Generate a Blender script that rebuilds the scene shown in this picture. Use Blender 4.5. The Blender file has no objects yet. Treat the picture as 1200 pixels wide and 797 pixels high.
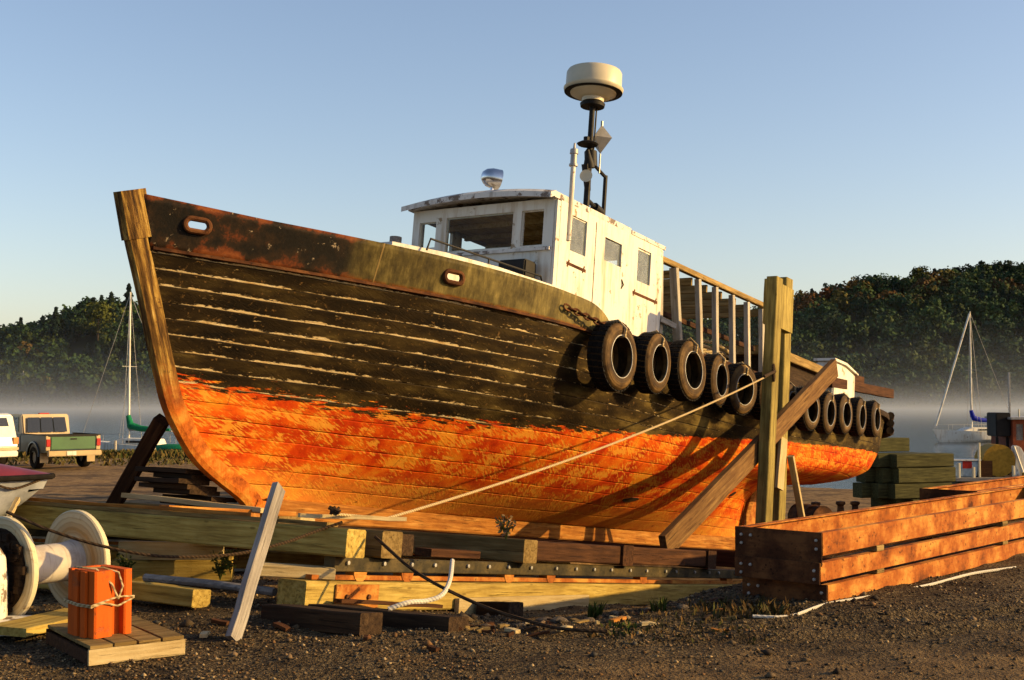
import bpy, bmesh, math, random
import numpy as np
from mathutils import Matrix, Vector
R = math.radians
rnd = random.Random(7)
scn = bpy.context.scene
COL = scn.collection

# ------------------------------------------------------------ camera
PITCH = math.atan(64.5/1500)
cam_d = bpy.data.cameras.new('camera'); cam = bpy.data.objects.new('camera', cam_d); COL.objects.link(cam)
cam.location = (0, 0, 1.7); cam.rotation_euler = (math.pi/2+PITCH, 0, 0)
cam_d.sensor_width = 36; cam_d.lens = 45.0; cam_d.clip_start = .1; cam_d.clip_end = 6000
scn.camera = cam
# ------------------------------------------------------------ light
SUN_EL = 17.0
SUN_AZ_VEC = (0.997, -0.08)                     # horizontal direction towards the sun
w = bpy.data.worlds.new("World"); scn.world = w; w.use_nodes = True
nt = w.node_tree; bg = nt.nodes['Background']
sky = nt.nodes.new('ShaderNodeTexSky'); sky.sky_type = 'NISHITA'; sky.sun_disc = False
sky.sun_elevation = R(SUN_EL); sky.sun_rotation = math.atan2(SUN_AZ_VEC[0], SUN_AZ_VEC[1])
sky.altitude = 0; sky.air_density = 1.0; sky.dust_density = 1.2; sky.ozone_density = 2.2
tint = nt.nodes.new('ShaderNodeMix'); tint.data_type = 'RGBA'; tint.blend_type = 'MULTIPLY'; tint.inputs[0].default_value = 1
tint.inputs[7].default_value = (1.22, 1.05, .99, 1); nt.links.new(sky.outputs[0], tint.inputs[6])
nt.links.new(tint.outputs[2], bg.inputs[0]); bg.inputs[1].default_value = 0.116
sd = bpy.data.lights.new('sun', 'SUN'); so = bpy.data.objects.new('sun', sd); COL.objects.link(so)
sd.energy = 5.0; sd.angle = R(0.5); sd.color = (1.0, 0.66, 0.24)
sv = Vector((SUN_AZ_VEC[0]*math.cos(R(SUN_EL)), SUN_AZ_VEC[1]*math.cos(R(SUN_EL)), math.sin(R(SUN_EL))))
so.rotation_euler = sv.to_track_quat('Z', 'Y').to_euler(); so.location = (20, -10, 20)
scn.view_settings.view_transform = 'Standard'; scn.view_settings.look = 'None'
scn.view_settings.exposure = 0.75; scn.view_settings.gamma = 1.0
scn.render.engine = 'CYCLES'
cy = scn.cycles; cy.max_bounces = 6; cy.diffuse_bounces = 4; cy.glossy_bounces = 3; cy.transmission_bounces = 4
cy.transparent_max_bounces = 12; cy.volume_bounces = 0; cy.use_denoising = True
cy.volume_step_rate = 0.12; cy.volume_max_steps = 96; cy.caustics_reflective = False; cy.caustics_refractive = False

# ------------------------------------------------------------ coordinates
F_ = 1500.0
_cp, _sp = math.cos(PITCH), math.sin(PITCH)
def ray(px, py):
    a = (px-600)/F_; b = -(py-398.5)/F_
    return Vector((a, _cp-b*_sp, _sp+b*_cp))
def atz(px, py, z):
    r = ray(px, py); return Vector((0, 0, 1.7)) + r*((z-1.7)/r.z)
def aty(px, py, Y):
    r = ray(px, py); return Vector((0, 0, 1.7)) + r*(Y/r.y)
A_ = R(33.2); P_ = R(7.2)                        # boat heading away from the camera, slope of the slipway
Dv = Vector((math.sin(A_)*math.cos(P_), math.cos(A_)*math.cos(P_), -math.sin(P_)))
Nv = Vector((math.cos(A_), -math.sin(A_), 0))
Uv = Vector((math.sin(A_)*math.sin(P_), math.cos(A_)*math.sin(P_), math.cos(P_)))
Ov = Vector((-4.0453, 12.3749, 0.6496))
MB_ = Matrix(((Dv.x, -Nv.x, Uv.x, Ov.x), (Dv.y, -Nv.y, Uv.y, Ov.y), (Dv.z, -Nv.z, Uv.z, Ov.z), (0, 0, 0, 1)))
def L(s, t, u): return Vector((s, -t, u))        # boat: s aft, t to port, u up
def W(s, t, u): return MB_ @ L(s, t, u)

# ------------------------------------------------------------ materials
K_ALB = .63
class G:
    def __init__(s, name):
        s.m = bpy.data.materials.new(name); s.m.use_nodes = True; s.t = s.m.node_tree
        s.t.nodes.clear(); s.out = s.t.nodes.new('ShaderNodeOutputMaterial')
    def n(s, typ, ins=None, **props):
        nd = s.t.nodes.new(typ)
        for k, v in props.items(): setattr(nd, k, v)
        for k, v in (ins or {}).items(): s.set(nd.inputs[k], v)
        return nd
    def set(s, sock, v):
        if isinstance(v, bpy.types.NodeSocket): s.t.links.new(v, sock)
        elif v is not None:
            if isinstance(v, (tuple, list)) and sock.type == 'RGBA' and len(v) == 3: v = (*v, 1)
            sock.default_value = v
    def math(s, op, a, b=None, c=None, clamp=False):
        nd = s.n('ShaderNodeMath', operation=op, use_clamp=clamp)
        for i, v in enumerate((a, b, c)):
            if v is not None: s.set(nd.inputs[i], v)
        return nd.outputs[0]
    def obj(s): return s.n('ShaderNodeTexCoord').outputs['Object']
    def uv(s, name): return s.n('ShaderNodeUVMap', uv_map=name).outputs[0]
    def rand(s): return s.n('ShaderNodeObjectInfo').outputs['Random']
    def scale(s, v, sc, loc=(0, 0, 0)):
        return s.n('ShaderNodeMapping', {'Vector': v, 'Scale': sc, 'Location': loc}).outputs[0]
    def off(s, v, amt=37.0):
        r = s.math('MULTIPLY', s.rand(), amt)
        return s.n('ShaderNodeVectorMath', {0: v, 1: r}, operation='ADD').outputs[0]
    def noise(s, v, sc, det=4, rough=.55, dist=0):
        return s.n('ShaderNodeTexNoise', {'Vector': v, 'Scale': sc, 'Detail': det, 'Roughness': rough, 'Distortion': dist}).outputs['Fac']
    def vor(s, v, sc, feat='F1', out='Distance'):
        return s.n('ShaderNodeTexVoronoi', {'Vector': v, 'Scale': sc}, feature=feat).outputs[out]
    def ramp(s, f, stops, interp='LINEAR'):
        nd = s.n('ShaderNodeValToRGB', {'Fac': f}); cr = nd.color_ramp; cr.interpolation = interp
        while len(cr.elements) < len(stops): cr.elements.new(.5)
        for e, (p, c) in zip(cr.elements, stops):
            e.position = p; e.color = (*c, 1) if not isinstance(c, (int, float)) else (c, c, c, 1)
        return nd.outputs['Color']
    def step(s, f, a, b):
        nd = s.n('ShaderNodeMapRange', {'Value': f, 'From Min': a, 'From Max': b}); nd.interpolation_type = 'SMOOTHSTEP'
        return nd.outputs[0]
    def mix(s, f, a, b, bt='MIX'):
        nd = s.n('ShaderNodeMix', data_type='RGBA', blend_type=bt)
        s.set(nd.inputs[0], f); s.set(nd.inputs[6], a); s.set(nd.inputs[7], b)
        return nd.outputs[2]
    def sep(s, v):
        return s.n('ShaderNodeSeparateXYZ', {0: v}).outputs
    def comb(s, x, y, z=0.0): return s.n('ShaderNodeCombineXYZ', {0: x, 1: y, 2: z}).outputs[0]
    def bump(s, h, st=.5, d=.01, nrm=None):
        return s.n('ShaderNodeBump', {'Height': h, 'Strength': st, 'Distance': d, **({'Normal': nrm} if nrm else {})}).outputs[0]
    def done(s, col, rough=.8, metal=0, normal=None, **kw):
        if isinstance(col, (tuple, list)): col = tuple(c_*K_ALB for c_ in col[:3])
        elif not metal: col = s.n('ShaderNodeVectorMath', {0: col, 3: K_ALB}, operation='SCALE').outputs[0]
        b = s.n('ShaderNodeBsdfPrincipled', {'Base Color': col, 'Roughness': rough, 'Metallic': metal})
        if normal is not None: s.set(b.inputs['Normal'], normal)
        if not metal and (not isinstance(rough, (int, float)) or rough >= .5): kw.setdefault('Specular_IOR_Level', .12)
        for k, v in kw.items(): s.set(b.inputs[k.replace('_', ' ')], v)
        s.t.links.new(b.outputs[0], s.out.inputs[0]); return s.m

def m_wood(name, dark, mid, light, grain=16, rough=.85, var=.25, crack=.6, stain=None):
    g = G(name); v = g.off(g.obj())
    gv = g.scale(v, (1.1, grain, grain))
    n1 = g.noise(gv, 1.6, 7, .62, .3); n2 = g.noise(v, 2.3, 5, .6)
    c = g.ramp(n1, [(.3, dark), (.5, mid), (.72, light)])
    c = g.mix(g.step(n2, .35, .75), c, g.mix(.55, c, dark))
    if stain:
        c = g.mix(g.step(g.noise(v, 5.5, 6, .65), .5, .66), c, stain)
    cr = g.noise(g.scale(v, (1.6, 40, 40)), 1.2, 5, .6)
    ck = g.step(cr, .60, .68)
    c = g.mix(g.math('MULTIPLY', ck, crack), c, (dark[0]*.25, dark[1]*.25, dark[2]*.25))
    kn = g.step(g.vor(g.scale(v, (1.2, 4, 4)), 1.7), .10, .04)
    c = g.mix(g.math('MULTIPLY', kn, .55), c, (dark[0]*.4, dark[1]*.35, dark[2]*.3))
    br = g.n('ShaderNodeMapRange', {'Value': g.rand(), 'To Min': 1-var, 'To Max': 1+var}).outputs[0]
    c = g.n('ShaderNodeVectorMath', {0: c, 3: br}, operation='SCALE').outputs[0]
    h = g.math('SUBTRACT', g.math('ADD', n1, g.math('MULTIPLY', g.noise(v, 55, 3), .25)), g.math('MULTIPLY', ck, .8))
    return g.done(c, rough, normal=g.bump(h, .6, .012))
M = {}
M['wood_yellow'] = m_wood('weathered_yellow_wood', (.24, .15, .035), (.52, .37, .09), (.74, .56, .17), var=.12, crack=.5)
M['wood_tan'] = m_wood('tan_wood', (.16, .10, .03), (.32, .21, .075), (.50, .35, .14), var=.2)
M['wood_green'] = m_wood('treated_green_wood', (.17, .125, .035), (.40, .31, .09), (.60, .48, .15), var=.12)
M['wood_brown'] = m_wood('dark_brown_wood', (.035, .013, .006), (.085, .034, .013), (.16, .07, .028), var=.25)
M['wood_dark'] = m_wood('nearly_black_wood', (.018, .010, .006), (.05, .028, .014), (.10, .06, .03), var=.3)
M['wood_orange'] = m_wood('orange_stained_wood', (.22, .07, .012), (.50, .20, .035), (.72, .38, .10), var=.15)
M['wood_pale'] = m_wood('pale_new_wood', (.42, .30, .13), (.62, .48, .25), (.75, .62, .36), var=.1, crack=.25)
M['wood_grey'] = m_wood('grey_painted_wood', (.16, .14, .13), (.34, .31, .28), (.52, .48, .42), var=.12, crack=.5)
M['wood_moss'] = m_wood('mossy_timber', (.035, .035, .013), (.085, .082, .030), (.16, .15, .055), var=.2)
M['wood_olive'] = m_wood('old_brace_wood', (.10, .045, .016), (.21, .11, .038), (.34, .20, .07), var=.1)
M['wood_white'] = m_wood('white_painted_stud', (.36, .30, .22), (.60, .54, .44), (.78, .74, .66), var=.1, crack=.4)

def m_rust(name, dark=(.09, .025, .008), mid=(.42, .13, .02), light=(.68, .33, .07), amt=.5, rough=.8):
    g = G(name); v = g.off(g.obj())
    n1 = g.noise(v, 3.2, 9, .65); n2 = g.noise(g.scale(v, (1.5, 1.5, 9)), 2.0, 6, .6); n3 = g.noise(v, 28, 5, .6)
    c = g.ramp(n1, [(.32, dark), (.46, mid), (.62, light)])
    c = g.mix(g.step(n2, .48, .62), c, g.mix(.6, c, mid))
    c = g.mix(g.step(n3, .58, .72), c, dark)
    return g.done(c, rough, 0, g.bump(g.math('ADD', n3, n1), .5, .006))
M['rust'] = m_rust('rusty_steel')
M['rust_orange'] = m_rust('orange_primer_steel', (.09, .022, .006), (.42, .115, .014), (.74, .34, .07))
M['rust_dark'] = m_rust('dark_rust', (.02, .008, .004), (.09, .032, .012), (.22, .09, .03))
M['steel_dark'] = m_rust('dark_oily_steel', (.015, .012, .009), (.05, .04, .02), (.14, .10, .04), rough=.6)

def m_plain(name, col, rough=.6, metal=0, mot=.25, sc=8, bump=.2, **kw):
    g = G(name); v = g.off(g.obj())
    n1 = g.noise(v, sc, 6, .6); n2 = g.noise(v, sc*6, 3)
    c = g.mix(g.step(n1, .3, .7), tuple(x*(1-mot) for x in col), tuple(min(1, x*(1+mot*.6)) for x in col))
    return g.done(c, rough, metal, g.bump(g.math('ADD', n1, g.math('MULTIPLY', n2, .5)), bump, .004), **kw)
def m_paint(name, base, wear, dirt, w0=.58, sc=4, rough=.6):
    g = G(name); v = g.off(g.obj())
    n1 = g.noise(v, sc, 8, .68); n2 = g.noise(g.scale(v, (6, 6, .8)), 1.3, 5, .6); n3 = g.noise(v, 30, 4)
    c = g.mix(g.step(n2, .47, .72), base, g.mix(.55, base, dirt))
    wm = g.step(n1, w0, w0+.05)
    c = g.mix(wm, c, wear)
    c = g.mix(g.math('MULTIPLY', g.step(n3, .62, .75), .35), c, dirt)
    return g.done(c, rough, 0, g.bump(g.math('SUBTRACT', g.math('MULTIPLY', n3, .3), wm), .5, .004))
M['white'] = m_paint('worn_white_paint', (.95, .92, .82), (.42, .31, .19), (.46, .27, .09), .605)
M['white_roof'] = m_paint('worn_roof_paint', (.88, .84, .78), (.25, .19, .15), (.30, .24, .18), .54, 5)
M['cream'] = m_plain('cream_plastic', (.74, .66, .46), .45, mot=.08, sc=3, bump=.05)
M['black_metal'] = m_plain('black_painted_metal', (.012, .010, .009), .6, mot=.4, Specular_IOR_Level=.2)
M['chrome'] = m_plain('dull_chrome', (.55, .57, .6), .22, 1, mot=.08, bump=.03)
M['grey_metal'] = m_plain('grey_metal', (.30, .29, .27), .5, .3)
M['glass_dark'] = m_plain('dark_glass', (.02, .025, .03), .08, mot=.1, bump=.0)
M['ceiling'] = m_wood('varnished_ceiling', (.40, .28, .12), (.70, .54, .28), (.85, .70, .42), crack=.3)
M['rubber'] = None
def _rubber():
    g = G('worn_tyre_rubber'); v0 = g.obj(); v = g.off(v0); x, y, z = g.sep(v0); n1 = g.noise(v, 5, 6, .6); n3 = g.noise(v, 40, 4)
    r = g.n('ShaderNodeVectorMath', {0: g.comb(x, y, 0.0)}, operation='LENGTH').outputs['Value']
    rings = g.math('SINE', g.math('MULTIPLY', r, 210.0)); band = g.step(g.math('SINE', g.math('MULTIPLY', r, 46.0)), -.2, .7)
    c = g.ramp(n1, [(.35, (.05, .026, .010)), (.55, (.15, .085, .028)), (.75, (.28, .17, .06))])
    c = g.mix(g.math('MULTIPLY', band, .6), c, (.035, .020, .010))  # darkened by radius, so the lit outer ring is in the colour
    return g.done(c, .7, 0, g.bump(g.math('ADD', g.math('ADD', n1, n3), g.math('MULTIPLY', rings, .35)), .5, .006))
M['rubber'] = _rubber()
M['tread'] = m_plain('black_tread_rubber', (.016, .013, .011), .85, mot=.5, sc=14, bump=.8)
M['rope'] = None
def _rope(name, a, b):
    g = G(name); v = g.obj(); wv = g.n('ShaderNodeTexWave', {'Vector': v, 'Scale': 14.0, 'Distortion': 2.0}, bands_direction='DIAGONAL').outputs['Fac']
    return g.done(g.mix(wv, a, b), .9, 0, g.bump(wv, .5, .004))
M['rope'] = _rope('tan_rope', (.34, .24, .11), (.72, .56, .32))
M['rope_white'] = _rope('white_rope', (.62, .58, .50), (.76, .72, .63))
M['rope_dark'] = _rope('dark_rope', (.035, .022, .012), (.09, .055, .03))
M['red_light'] = m_plain('red_lens', (.55, .02, .01), .25, mot=.1, bump=0)
M['amber_light'] = m_plain('amber_lens', (.75, .22, .02), .25, mot=.1, bump=0)
M['clay'] = m_paint('orange_clay', (.74, .13, .012), (.50, .12, .03), (.22, .05, .012), .58, 6, .8)

def _glass():
    g = G('window_glass')
    tr = g.n('ShaderNodeBsdfTransparent', {'Color': (.9, .93, .9, 1)}); gl = g.n('ShaderNodeBsdfGlossy', {'Roughness': .04})
    fr = g.n('ShaderNodeFresnel', {'IOR': 1.22}); mx = g.n('ShaderNodeMixShader', {0: fr.outputs[0]})
    g.t.links.new(tr.outputs[0], mx.inputs[1]); g.t.links.new(gl.outputs[0], mx.inputs[2]); g.t.links.new(mx.outputs[0], g.out.inputs[0])
    return g.m
M['glass'] = _glass()
def _dusty_sheen():
    g = G('dusty_sheen_glass'); n = g.noise(g.obj(), 6, 5, .6)  # dust film; its grey also stands in for sky reflected in the panes
    tr = g.n('ShaderNodeBsdfTransparent', {'Color': (.85, .9, .88, 1)}); df = g.n('ShaderNodeBsdfDiffuse', {'Color': (.42, .46, .44, 1)}); gl = g.n('ShaderNodeBsdfGlossy', {'Roughness': .06})
    m1 = g.n('ShaderNodeMixShader', {0: g.n('ShaderNodeMapRange', {'Value': n, 'From Min': .3, 'From Max': .7, 'To Min': .16, 'To Max': .36}).outputs[0], 1: tr.outputs[0], 2: df.outputs[0]})
    fr = g.n('ShaderNodeFresnel', {'IOR': 1.45}); mx = g.n('ShaderNodeMixShader', {0: fr.outputs[0], 1: m1.outputs[0], 2: gl.outputs[0]})
    g.t.links.new(mx.outputs[0], g.out.inputs[0]); return g.m
M['dusty_sheen'] = _dusty_sheen()

def _hull():
    g = G('peeling_hull_planks')
    P = g.uv('planks'); Q = g.uv('waterline'); x, y, _ = g.sep(P); _, wl, _ = g.sep(Q)
    geo = g.obj()
    # seams
    wob = g.math('MULTIPLY', g.math('SUBTRACT', g.noise(g.scale(P, (.8, .3, 1)), 1.0, 2), .5), .25)
    yy = g.math('ADD', y, wob)
    fr = g.math('FRACT', yy); d = g.math('MINIMUM', fr, g.math('SUBTRACT', 1.0, fr))      # 0 at the seam
    row = g.math('FLOOR', yy)
    rr = g.n('ShaderNodeTexWhiteNoise', {'W': row}, noise_dimensions='1D').outputs['Value']
    seam = g.step(d, .055, .015)
    # streaks of bare wood / old caulk beside seams
    sv2 = g.comb(g.math('ADD', g.math('MULTIPLY', x, 1.0), g.math('MULTIPLY', rr, 31.0)), g.math('MULTIPLY', yy, .9))
    ns = g.noise(sv2, 1.6, 8, .7)
    nsf = g.noise(g.comb(g.math('MULTIPLY', x, 9.0), g.math('MULTIPLY', yy, 5.0)), 1.5, 6, .7)
    bowf = g.step(x, 10.0, .5)                            # more bare wood towards the stem
    wid = g.math('ADD', g.math('MULTIPLY', ns, .62), g.math('MULTIPLY', nsf, .44))
    thr = g.math('SUBTRACT', g.math('ADD', .555, g.math('MULTIPLY', g.math('SUBTRACT', g.noise(geo, 1.3, 5, .7), .5), .55)), g.math('MULTIPLY', bowf, .14))
    side = g.math('SUBTRACT', fr, .5)                      # streak just above each seam
    dd = g.math('ADD', d, g.math('MULTIPLY', g.math('GREATER_THAN', side, 0.0), .40))
    streak = g.step(g.math('SUBTRACT', g.math('SUBTRACT', wid, thr), g.math('MULTIPLY', dd, .9)), -.03, .01)
    # black topsides
    nb = g.noise(g.comb(g.math('MULTIPLY', x, .9), g.math('MULTIPLY', y, .45)), 1.4, 8, .6)
    nb2 = g.noise(geo, 22, 6, .65)
    nb3 = g.noise(geo, 5, 6, .6)
    aft = g.step(x, 3.0, 9.0)
    blk = g.ramp(g.math('ADD', nb, g.math('MULTIPLY', aft, .11)), [(.36, (.008, .005, .002)), (.50, (.022, .013, .004)), (.62, (.056, .036, .010)), (.78, (.20, .14, .040))])
    blk = g.mix(g.step(nb2, .60, .68), blk, (.16, .09, .03))
    blk = g.mix(g.step(g.noise(g.comb(g.math('MULTIPLY', x, 1.5), g.math('MULTIPLY', y, 1.3)), 1.6, 9, .74), .63, .65), blk, g.mix(nb3, (.30, .19, .07), (.60, .44, .20)))
    wood = g.ramp(g.noise(g.comb(g.math('MULTIPLY', x, 3.0), g.math('MULTIPLY', y, 8.0)), 2, 5), [(.3, (.42, .24, .08)), (.5, (.72, .54, .26)), (.7, (.82, .72, .48))])
    top = g.mix(streak, blk, wood)
    top = g.mix(g.math('MULTIPLY', seam, .85), top, (.012, .006, .003))
    # red bottom
    nr = g.noise(g.comb(g.math('MULTIPLY', x, 1.4), g.math('MULTIPLY', y, .6)), 1.6, 8, .62)
    hat = g.noise(g.comb(g.math('ADD', g.math('MULTIPLY', x, 22.0), g.math('MULTIPLY', y, 7.0)), g.math('MULTIPLY', y, 3.0)), 1.0, 5, .6)
    och = g.step(g.math('ADD', g.math('MULTIPLY', nr, .75), g.math('MULTIPLY', hat, .75)), .74, .84)
    red = g.ramp(g.noise(geo, 3.1, 7, .6), [(.32, (.42, .025, .003)), (.45, (.66, .060, .004)), (.56, (.84, .14, .007)), (.70, (.86, .30, .018))])
    red = g.mix(g.math('MULTIPLY', och, .85), red, g.mix(nb3, (.92, .30, .015), (.98, .52, .07)))
    red = g.mix(g.step(g.noise(geo, 30, 5, .7), .64, .72), red, (.22, .03, .006))
    red = g.mix(g.math('MULTIPLY', g.step(g.noise(sv2, 2.2, 8, .7), .58, .66), .5), red, (.30, .06, .010))
    low = g.step(y, 3.2, .4)
    red = g.mix(g.math('MULTIPLY', low, .6), red, (.82, .38, .06))
    red = g.mix(g.math('MULTIPLY', g.step(g.noise(geo, 9, 7, .7), .60, .66), g.math('MULTIPLY', low, .7)), red, (.16, .05, .012))
    # butt joints
    bx = g.math('ADD', g.math('DIVIDE', x, 2.6), g.math('MULTIPLY', rr, 7.0)); bf = g.math('FRACT', bx)
    butt = g.step(bf, .006, .002)
    thin = g.math('MULTIPLY', g.step(d, .05, .012), g.step(g.noise(sv2, 1.0, 5, .7), .50, .66))
    red = g.mix(g.math('MULTIPLY', g.math('MAXIMUM', thin, g.math('MULTIPLY', butt, .5)), .9), red, (.05, .012, .004))
    # ragged waterline
    e = g.math('ADD', wl, g.math('MULTIPLY', g.math('SUBTRACT', g.noise(g.comb(g.math('MULTIPLY', x, 2.2), g.math('MULTIPLY', y, 2.4)), 1.6, 8, .7), .5), g.math('ADD', .16, g.math('MULTIPLY', bowf, .85))))
    c = g.mix(g.step(e, -.012, .012), red, top)
    h = g.math('SUBTRACT', g.math('MULTIPLY', nb2, .35), g.math('MULTIPLY', g.step(d, .07, .0), g.math('ADD', .25, g.math('MULTIPLY', g.step(g.noise(sv2, 1.0, 5, .7), .42, .6), .75))))
    h = g.math('ADD', h, g.math('MULTIPLY', streak, -.25)); h = g.math('ADD', h, g.math('MULTIPLY', och, -.12))
    # each plank sits slightly proud or shy
    h = g.math('ADD', h, g.math('MULTIPLY', rr, .5))
    r = g.mix(streak, (.42, .42, .42), (.9, .9, .9))
    return g.done(c, g.math('ADD', .55, g.math('MULTIPLY', nb2, .35)), 0, g.bump(h, .8, .015), Specular_IOR_Level=.06)
M['hull'] = _hull()

def _bulwark():
    g = G('rusty_bulwark_steel'); P = g.uv('planks'); x, y, _ = g.sep(P); geo = g.obj()
    n1 = g.noise(geo, 3.0, 9, .68); n2 = g.noise(g.scale(geo, (5, 5, .9)), 2.2, 7, .65); n3 = g.noise(geo, 26, 5, .6)
    edge = g.math('ADD', g.step(y, .82, 1.0), g.step(y, .38, .02))
    k = g.math('ADD', n1, g.math('MULTIPLY', edge, .17))
    aft = g.step(x, 2.0, 2.3)
    c1 = g.ramp(k, [(.46, (.008, .006, .004)), (.58, (.030, .016, .007)), (.64, (.14, .035, .009)), (.74, (.26, .075, .018)), (.84, (.12, .03, .008))])
    c2 = g.ramp(g.math('ADD', g.math('MULTIPLY', g.step(x, 2.0, 6.0), .10), g.math('ADD', g.math('MULTIPLY', n2, .6), g.math('MULTIPLY', n1, .42))), [(.40, (.035, .026, .008)), (.52, (.10, .075, .02)), (.64, (.22, .17, .05)), (.78, (.48, .35, .12))])
    c2 = g.mix(g.math('MULTIPLY', g.step(y, .14, .0), g.step(n3, .35, .5)), c2, (.36, .10, .02))
    c = g.mix(aft, c1, c2)
    c = g.mix(g.math('MULTIPLY', g.step(g.noise(geo, 7, 8, .75), .62, .65), g.math('SUBTRACT', 1.0, aft)), c, (.44, .34, .22))
    xs = g.math('FRACT', g.math('ADD', g.math('DIVIDE', x, 4.0), .4)); sm = g.step(g.math('MINIMUM', xs, g.math('SUBTRACT', 1.0, xs)), .0028, .0014)
    c = g.mix(g.math('MULTIPLY', sm, .8), c, (.30, .20, .07))
    return g.done(c, g.math('ADD', .4, g.math('MULTIPLY', n3, .5)), 0, g.bump(g.math('ADD', g.math('ADD', n1, g.math('MULTIPLY', n3, .4)), sm), .5, .01), Specular_IOR_Level=.12)
M['bulwark'] = _bulwark()
def _stem():
    g = G('scraped_stem_timber'); v = g.obj(); z = g.sep(v)[2]; gv = g.comb(g.math('MULTIPLY', g.math('ADD', g.sep(v)[0], g.math('MULTIPLY', z, .42)), 9.0), g.math('MULTIPLY', z, .8), g.math('MULTIPLY', g.sep(v)[1], 7.0))
    n1 = g.noise(gv, 2.0, 9, .68); n2 = g.noise(v, 12, 6, .7)
    c = g.ramp(n1, [(.38, (.03, .014, .005)), (.50, (.17, .085, .018)), (.60, (.46, .28, .06)), (.74, (.86, .70, .34))])
    c = g.mix(g.step(n2, .58, .68), c, (.10, .04, .012))
    c = g.mix(g.step(g.noise(gv, 5.0, 4, .6), .62, .70), c, (.03, .012, .004))
    lo = g.step(g.math('ADD', z, g.math('MULTIPLY', n2, .9)), 2.0, 1.3)
    o = g.ramp(g.noise(v, 6, 7, .65), [(.3, (.20, .03, .006)), (.5, (.62, .16, .015)), (.7, (.84, .38, .06))])
    c = g.mix(lo, c, o)
    return g.done(c, .75, 0, g.bump(g.math('ADD', n1, n2), .8, .012))
M['stem'] = _stem()

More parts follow.
